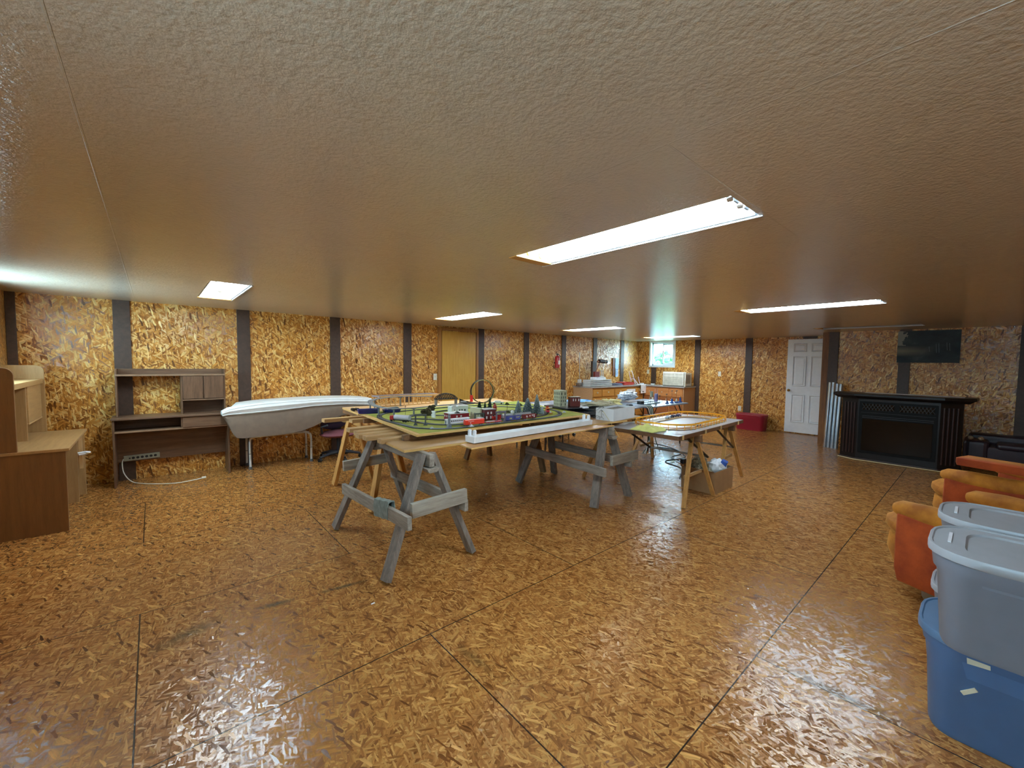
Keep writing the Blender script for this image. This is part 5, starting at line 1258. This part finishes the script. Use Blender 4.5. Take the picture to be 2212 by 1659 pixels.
# truss bridge
tb_ = thing('truss_bridge', 'black model truss bridge carrying the elevated track at the back', 'model bridge', (2.90, 4.88, .857), rz=-.18)
m_tb = plain('black_bridge_plastic', (24, 22, 22), rough=.5)
for sy in (-.028, .028):
    N = 9; mb = MB()
    top = [(-.15+.30*k/N, .095+.065*math.sin(math.pi*k/N)**.7) for k in range(N+1)]
    mb.tube([(x, sy, z_) for x, z_ in top], .0042, 5).tube([(-.16, sy, .085), (.16, sy, .085)], .004, 5)
    for k in range(N):
        x0 = -.15+.30*k/N; x1 = x0+.30/N
        mb.tube([(x0, sy, .087), (x1, sy, top[k+1][1])], .003, 4).tube([(x1, sy, .087), (x0 if k else x0, sy, top[k][1])], .003, 4).tube([(x1, sy, .087), (x1, sy, top[k+1][1])], .003, 4)
    mb.build('side_truss', m_tb, tb_)
MB().box(-.16, .16, -.03, .03, .078, .084).build('deck', m_tb, tb_)
for sx in (-.14, .14): MB().box(sx-.012, sx+.012, -.022, .022, 0, .078).build('bridge_pier', m_gpl, tb_)
# railed wooden tray behind
rt = thing('railed_tray', 'wooden railed frame with slim dowels and a grey rail standing on the pine panel', 'wooden frame', (2.53, 5.275, .857), rz=.01)
m_dow = plain('pale_dowel', (214, 170, 108), rough=.5); m_gr = plain('lavender_grey_rail', (150, 142, 150), rough=.5)
X_, Y_ = .43, .13
MB().box(-X_, X_, -Y_, -Y_+.02, .112, .132).build('rail', m_dow, rt)
for (a, b, c, d_) in ((-X_, X_, Y_-.02, Y_), (-X_, -X_+.02, -Y_, Y_), (X_-.02, X_, -Y_, Y_)): MB().box(a, b, c, d_, .115, .13).build('rail', m_gr, rt)
for (a, b, c, d_) in ((-X_, X_, -Y_, -Y_+.02), (-X_, X_, Y_-.02, Y_), (-X_, -X_+.02, -Y_, Y_), (X_-.02, X_, -Y_, Y_)): MB().box(a, b, c, d_, 0, .012).build('base_rail', m_dow, rt)
for q in range(14):
    for y in (-Y_+.01, Y_-.01):
        MB().cyl((-X_+.02+q*.063, y, .01), (-X_+.02+q*.063, y, .115), .006, 6).build('dowel', m_dow, rt)
# black stunt loop and launcher
lp = thing('stunt_loop', 'black vertical stunt loop with a yellow-green edge at the back of the layout', 'toy track', (3.46, 4.83, .857), rz=-.28)
R0 = .168; N = 48; secs = []; e1 = []; e2 = []
for k in range(N+1):
    a = -math.pi/2+2*math.pi*k/N; yo = -.03+.06*k/N
    p = (R0*math.cos(a), yo, R0+.004+R0*math.sin(a)); pi_ = ((R0-.008)*math.cos(a), yo, R0+.004+(R0-.008)*math.sin(a))
    secs.append([(p[0], p[1]-.03, p[2]), (p[0], p[1]+.03, p[2]), (pi_[0], pi_[1]+.03, pi_[2]), (pi_[0], pi_[1]-.03, pi_[2])]); e1.append((pi_[0], pi_[1]-.03, pi_[2]))
MB().loft(secs).build('loop_strip', m_black, lp, smooth=False)
MB().tube(e1, .0025, 5).build('yellow_edge', plain('lime_edge', (196, 190, 110), rough=.5), lp, smooth=True)
MB().prism_xz([(-.34, 0), (-.34, .075), (-.28, .05), (-.2, .03), (-.1, .012), (0, .006), (0, 0)], -.045, -.01).build('ramp', m_black, lp)
MB().box(-.19, -.155, -.05, -.02, .03, .12).build('red_tower', plain('tower_red', (214, 44, 44), rough=.4), lp)
wc = thing('toy_car', 'white model car with dark windows below the black loop', 'toy car', (3.40, 4.40, Z0+.008), rz=-.5)
MB().box(-.085, .085, -.03, .03, .008, .028).build('body', plain('mint_white', (196, 210, 204), rough=.3), wc, bevel=.006)
MB().prism_xz([(-.05, .028), (.055, .028), (.035, .046), (-.03, .046)], -.026, .026).build('cabin', m_white, wc)
for a in (-.05, .05):
    for s_ in (-.03, .03): MB().cyl((a, s_-.004, .011), (a, s_+.004, .011), .011, 12).build('wheel', m_black, wc)
gt = thing('toy_truck', 'grey and dark toy vehicles parked left of the black loop', 'toy truck', (3.12, 4.72, .857), rz=-.4)
MB().box(-.10, .10, -.035, .035, .01, .03).build('chassis', m_dgp, gt); MB().box(-.08, .0, -.03, .03, .03, .055).build('cab', m_gpl, gt, bevel=.006)
for q, (x, y, rz_, lb) in enumerate(((4.65, 4.85, .3, 'white paper sheet lying on the pale table end behind the layout'), (4.78, 4.98, -.2, 'second white sheet overlapping the first on the pale table end'))):
    o = tag(MB().prism([(-.15, -.10), (.15, -.10), (.15, .10), (-.15, .10)], 0, .003).build('paper_sheet', m_white, None), lb, 'paper'); o.location = (x, y, .752+.004*q); o.rotation_euler = (0, 0, rz_)

# ================================================================== WHITE BOX AND CABLE CLUTTER
wb = thing('white_carton', 'open white cardboard carton at the right end of the sawhorse tables', 'box', (3.97, 2.885, ZB+.0185), rz=.12)
m_wc = plain('white_card', (214, 216, 218), rough=.6, var=.03)
MB().loft([rr(.50, .23, .003, 0, 2), rr(.50, .23, .003, .135, 2), rr(.493, .223, .003, .135, 2), rr(.493, .223, .003, .006, 2)]).build('carton', m_wc, wb)
MB().box(-.24, .24, -.105, .105, .10, .112).build('packing', plain('crumpled_grey_paper', (128, 118, 104), rough=.9, var=.5, scale=30, bump=1), wb)
def tangle(label, loc, n_, R_, hz_, col, rad, seed_, name='cable_tangle'):
    R = random.Random(seed_); t = thing(name, label, 'cables', loc)
    m = plain('cable_%d_%d_%d' % col, col, rough=.6)
    for q in range(n_):
        pts = [(R.uniform(-1, 1)*R_[0], R.uniform(-1, 1)*R_[1], rad+R.uniform(0, hz_)) for k in range(5)]
        MB().tube(spline(pts, 5), rad, 5).build('cable', m, t, smooth=True)
    return t
tangle('tangle of ivory cables heaped on the black track pieces', (4.20, 3.30, zp+.016), 16, (.20, .22), .05, (196, 186, 154), .007, 3)
tangle('thin dark wires trailing over the left end of the white carton', (3.74, 2.93, ZB+.02), 12, (.05, .08), .15, (70, 66, 62), .0018, 4)
tangle('black cables tucked between the train board and the white carton', (3.86, 3.12, ZB+.02), 14, (.14, .12), .05, (30, 30, 34), .006, 5)
tg_ = thing('white_tag', 'small white plastic connector lying left of the ivory cables', 'connector', (3.86, 3.25, zq+.0), rz=-.3)
MB().box(-.035, .035, -.02, .02, 0, .018).build('body', m_white, tg_, bevel=.003)
st_ = tag(MB().tube([(0, 0, .14), (.02, -.10, .01), (.05, -.19, -.13)], .0025, 5).build('string', plain('straw_cord', (206, 186, 120), rough=.6), None), 'straw-coloured string dangling over the plywood edge left of the carton', 'string'); st_.location = (3.62, 2.80, ZB)
# things on the blue-grey tables
ZTb = .751
m_cf = plain('sky_blue_foam', (96, 160, 214), rough=.6)
cf = thing('foam_ring', 'sky-blue round foam ring with a hole lying on the left blue table', 'foam ring', (5.68, 4.85, ZTb))
MB().loft([[((.13+.06*math.cos(b))*math.cos(a), (.13+.06*math.cos(b))*math.sin(a), .02+.02*math.sin(b)) for b in [k*math.pi/4 for k in range(8)]] for a in [k*math.pi/14*.86 for k in range(29)]]).build('ring', m_cf, cf, smooth=True)
cf2 = thing('foam_strip', 'long sky-blue foam strip running behind the ring', 'foam strip', (5.62, 5.15, ZTb), rz=.3)
MB().box(-.25, .25, -.03, .03, 0, .015).build('strip', m_cf, cf2, bevel=.004)
for q, (x, y, L, rz_, col, lb) in enumerate(((5.45, 4.55, .7, .9, (186, 196, 150), 'pale green flat strip on the left blue table'), (5.55, 4.3, .6, .5, (150, 176, 190), 'light blue thin board on the left blue table near its front'), (5.35, 4.9, .5, 1.2, (120, 160, 196), 'mid-blue thin board at the left edge of the blue table'), (5.75, 4.15, .45, .8, (206, 196, 120), 'yellowish strip near the black toy car'), (6.7, 4.2, .9, .1, (190, 204, 214), 'long pale blue-white track strip on the right blue table'), (6.5, 3.95, .8, .15, (150, 180, 196), 'long blue-grey track strip at the front of the right blue table'), (6.3, 4.45, .6, .3, (214, 220, 226), 'white track strip behind the tower'))):
    o = tag(MB().box(-L/2, L/2, -.045, .045, 0, .010).build('flat_strip', plain('strip_%d_%d_%d' % col, col, rough=.4), None, bevel=.002), lb, 'strip'); o.location = (x, y, ZTb+.0105*(q % 4 if q < 4 else (q-4))); o.rotation_euler = (0, 0, rz_)
pb = thing('plastic_bag', 'crumpled silvery-white plastic bundle lying at the back of the blue tables', 'bag', (6.42, 4.40, ZTb+.03))
bag = MB().ball((0, 0, .085), .13, (1.75, 1.0, .64), 32, jit=.35, fr=5).build('bundle', plain('silvery_plastic', (206, 214, 222), rough=.25, metal=.15, var=.35, scale=40, bump=.8), pb, smooth=True)
tangle('pale yellow and white wires in front of the silvery bundle', (5.80, 4.30, ZTb+.03), 12, (.14, .16), .05, (216, 206, 150), .005, 6)
bc = thing('toy_car', 'black flat toy racing car on the front of the left blue table', 'toy car', (5.82, 3.96, ZTb), rz=.2)
MB().prism_xz([(-.08, .008), (.08, .008), (.08, .02), (.03, .03), (-.03, .034), (-.08, .018)], -.03, .03).build('body', m_black, bc, bevel=.003)
for a in (-.05, .05):
    for s_ in (-.03, .03): MB().cyl((a, s_-.005, .011), (a, s_+.005, .011), .011, 10).build('wheel', m_pl, bc)
bb = thing('black_transformer', 'black transformer box beside the silver lattice tower', 'transformer', (6.06, 3.90, ZTb+.011+.0105), rz=.1)
MB().box(-.055, .055, -.04, .04, 0, .055).build('case', m_black, bb, bevel=.006)
MB().cyl((0, -.04, .03), (0, -.048, .03), .012, 12).build('knob', m_pl, bb)
to = thing('lattice_tower', 'silver lattice model tower with a small tank on top standing at the table edge', 'model tower', (6.20, 3.78, ZTb))
m_sv = plain('silver_plastic', (176, 182, 176), rough=.35, metal=.4)
for sx in (-1, 1):
    for sy in (-1, 1): MB().tube([(sx*.05, sy*.05, 0), (sx*.018, sy*.018, .15)], .004, 5).build('leg', m_sv, to)
for z_ in (.03, .07, .11):
    s_ = .05-.032*z_/.15
    MB().tube([(s_, s_, z_), (-s_, s_, z_), (-s_, -s_, z_), (s_, -s_, z_)], .0025, 4, closed=True).build('brace_ring', m_sv, to)
MB().cyl((0, 0, .15), (0, 0, .235), .026, 14).build('tank', plain('greenish_tank', (150, 158, 140), rough=.4), to, smooth=True)
MB().cyl((0, 0, .235), (0, 0, .245), .030, 14, r1=.008).build('tank_lid', m_sv, to, smooth=True)
hg = thing('cable_bundle', 'bundle of green and white cables hanging down over the front edge of the blue tables', 'cables', (5.955, 3.65, 0))
for q in range(9):
    R = random.Random(q); x = -.06+.015*q
    MB().tube(spline([(x*1.6, .14, .762), (x*1.2, .03, .768), (x, -.02, .70), (x*.8+R.uniform(-.03, .03), -.03, .5), (x*.9+R.uniform(-.05, .05), -.02+R.uniform(-.03, .03), .25), (x*2+R.uniform(-.1, .1), R.uniform(-.12, .05), .008)]), .006, 6).build('cable', plain('dark_green_cable', (54, 92, 78), rough=.5) if q % 3 else plain('white_cord', (226, 224, 214)), hg, smooth=True)
m_bf = plain('royal_blue_figure', (40, 86, 160), rough=.4)
for q, (x, y, h_, lb) in enumerate(((6.95, 3.82, .10, 'left blue toy figure group at the right end of the blue table'), (7.08, 3.80, .085, 'middle blue toy figure at the right end of the blue table'), (7.20, 3.79, .115, 'rightmost blue toy figure at the tip of the blue table'), (6.75, 3.80, .06, 'small dark blue figure left of the others on the blue table'))):
    t = thing('toy_figure', lb, 'toy figure', (x, y, ZTb))
    MB().cyl((0, 0, 0), (0, 0, .02), .035, 12).build('base', m_bf, t, smooth=True)
    MB().tube([(0, 0, .02), (.004, 0, h_*.5), (0, 0, h_*.78)], [.016, .02, .010], 8).build('torso', m_bf if q != 1 else plain('cream_figure', (214, 206, 176)), t, smooth=True)
    MB().ball((0, 0, h_*.9), h_*.11+.003, seg=10).build('head', plain('tan_figure', (190, 150, 120)), t, smooth=True)
for q, (x, y, h_, lb) in enumerate(((7.02, 3.86, .205, 'left tall model lamp post at the right end of the blue table'), (7.19, 3.86, .20, 'right tall model lamp post at the right end of the blue table'), (6.42, 3.76, .15, 'short model lamp post near the lattice tower'), (6.60, 4.2, .19, 'model lamp post behind the long track strips'), (6.62, 3.74, .17, 'slim dark model lamp post at the front edge of the right blue table'))):
    t = thing('model_lamp_post', lb, 'model lamp', (x, y, ZTb+.0), group='model lamp posts on the blue table')
    MB().cyl((0, 0, 0), (0, 0, h_), .0028, 6).build('post', m_dgp, t)
    MB().box(-.02, .02, -.006, .006, h_, h_+.014).build('lantern', m_dgp, t)
cn = thing('paint_tin', 'lavender tin with brushes on the right blue table', 'tin', (6.78, 4.04, ZTb+.012))
MB().cyl((0, 0, 0), (0, 0, .15), .032, 16).build('tin', plain('lavender_tin', (126, 120, 156), rough=.35), cn, smooth=True)
for q in range(4): MB().cyl((.012*math.cos(q*1.6), .012*math.sin(q*1.6), .02), (.03*math.cos(q*1.6), .03*math.sin(q*1.6), .22+.01*q), .004, 6).build('brush', plain('pink_brush', (196, 140, 130)), cn)

# ================================================================== RACE TRACK ON THE BROWN-EDGED TABLE
ra = .055
rt_ = thing('slot_race_track', 'tan oval slot race track with a yellow guard rail on posts', 'race track', (4.70, 2.44, ZT+.001), rz=ra)
def stadium(hl_, hw_, rad, z_, n_=12):
    out = []
    for (sx, sy, a0) in ((1, 1, 0), (-1, 1, 90), (-1, -1, 180), (1, -1, 270)):
        for k in range(n_):
            t = math.radians(a0+90*k/(n_-1)); out.append(Vector((sx*(hl_-rad)+rad*math.cos(t), sy*(hw_-rad)+rad*math.sin(t), z_)))
    return out
HL, HW = .70, .34
m_tan = plain('tan_track', (196, 158, 106), rough=.45); m_slot = plain('slot_dark', (70, 58, 50), rough=.5)
ribbon(stadium(HL-.07, HW-.07, .24, .003), .13, .006, True).build('track_surface', m_tan, rt_)
for d_ in (-.03, .03): ribbon(offs(stadium(HL-.07, HW-.07, .24, .0092), d_, True), .006, .0008, True).build('slot_groove', m_slot, rt_)
m_yel = plain('amber_plastic', (244, 170, 32), rough=.35)
gr_ = stadium(HL, HW, .28, .050)
ribbon(gr_, .005, .018, True).build('guard_rail', m_yel, rt_)
ribbon(stadium(HL+.002, HW+.002, .28, .022), .003, .007, True).build('lower_rail', plain('brown_orange_plastic', (186, 104, 50), rough=.4), rt_)
tot = 0; last = None
P = stadium(HL+.004, HW+.004, .28, 0, 12); acc = 0; prev = P[0]; posts = [P[0]]
for p in P[1:]+[P[0]]:
    seg = (p-prev).length
    while acc+seg >= .085:
        prev = prev.lerp(p, (.085-acc)/seg); posts.append(prev.copy()); seg = (p-prev).length; acc = 0
    acc += seg; prev = p
for p in posts: MB().box(p.x-.0025, p.x+.0025, p.y-.0025, p.y+.0025, 0, .052).build('rail_post', m_yel, rt_)
cl_ = thing('cleaning_cloth', 'lime-green crumpled cloth at the left end of the race track table', 'cloth', (3.86, 2.37, ZT+.0005))
N = 22; vs = []; fs = []
for i in range(N+1):
    for j in range(N+1):
        x, y = -.15+.30*i/N, -.13+.26*j/N; e = max(0, 1-max(abs(x)/.15, abs(y)/.13))
        rr_ = 1+.25*mnoise.noise(Vector((x*12, y*12, 3)))
        vs.append((x*rr_, y*rr_, .006+max(0, .035*mnoise.noise(Vector((x*18, y*18, 1)))+.018)*min(1, e*3)+.012*min(1, e*4)))
for i in range(N):
    for j in range(N): fs.append((i*(N+1)+j, (i+1)*(N+1)+j, (i+1)*(N+1)+j+1, i*(N+1)+j+1))
o = MB().add(vs, fs).build('cloth', plain('lime_cloth', (212, 214, 128), rough=.9, var=.1, bump=.3), cl_, smooth=True)
md = o.modifiers.new('thick', 'SOLIDIFY'); md.thickness = .004
def slotcar(label, x, y, rz_, col, dark=False):
    t = thing('slot_car', label, 'toy car', (x, y, ZT+.011), rz_); m = plain('car_%d_%d_%d' % col, col, rough=.3)
    MB().prism_xz([(-.05, .006), (.05, .006), (.052, .014), (.03, .020), (.012, .028), (-.02, .029), (-.035, .020), (-.052, .017)], -.02, .02).build('body', m, t, bevel=.003)
    MB().prism_xz([(-.02, .021), (.02, .021), (.010, .0285), (-.015, .0295)], -.0205, .0205).build('windows', m_glb, t)
    for a in (-.032, .032):
        for s_ in (-.02, .02): MB().cyl((a, s_-.004, .0085), (a, s_+.004, .0085), .0085, 12).build('wheel', m_black, t)
slotcar('white toy car on the near side of the race track', 4.52, 2.165, ra, (232, 232, 228))
slotcar('dark blue and white toy car on the far side of the race track, left one', 4.84, 2.70, ra, (190, 200, 214))
slotcar('navy toy car second in the line on the far side of the race track', 5.00, 2.72, ra, (34, 38, 76))
slotcar('navy toy car at the right end of the row on the far track side', 5.13, 2.72, ra, (40, 44, 84))
for q, (x, y, rz_, lb) in enumerate(((4.02, 2.80, .3, 'white paper slips at the far left corner of the race track table'), (4.16, 2.82, -.4, 'second white paper slip beside the far left corner of the race track'))):
    o = tag(MB().prism([(-.08, -.03), (.08, -.03), (.08, .03), (-.08, .03)], 0, .002).build('paper_slip', m_white, None), lb, 'paper'); o.location = (x, y, ZT+.0015+.003*q); o.rotation_euler = (0, 0, rz_)
wt = thing('white_clip', 'tiny white plastic clip inside the race track oval', 'clip', (5.18, 2.40, ZT+.0005))
MB().box(-.015, .015, -.01, .01, 0, .008).build('clip', m_white, wt)
# scraps on the floor
for q, (x, y, lb) in enumerate(((.93, 2.39, 'tiny white paper scrap on the floor left of the nearest sawhorse'), (2.66, 3.62, 'tiny white fleck on the floor under the train layout'))):
    o = tag(MB().prism([(-.012, -.005), (.012, -.003), (.01, .006), (-.01, .004)], 0, .002).build('paper_scrap', m_white, None), lb, 'scrap'); o.location = (x, y, .0005)
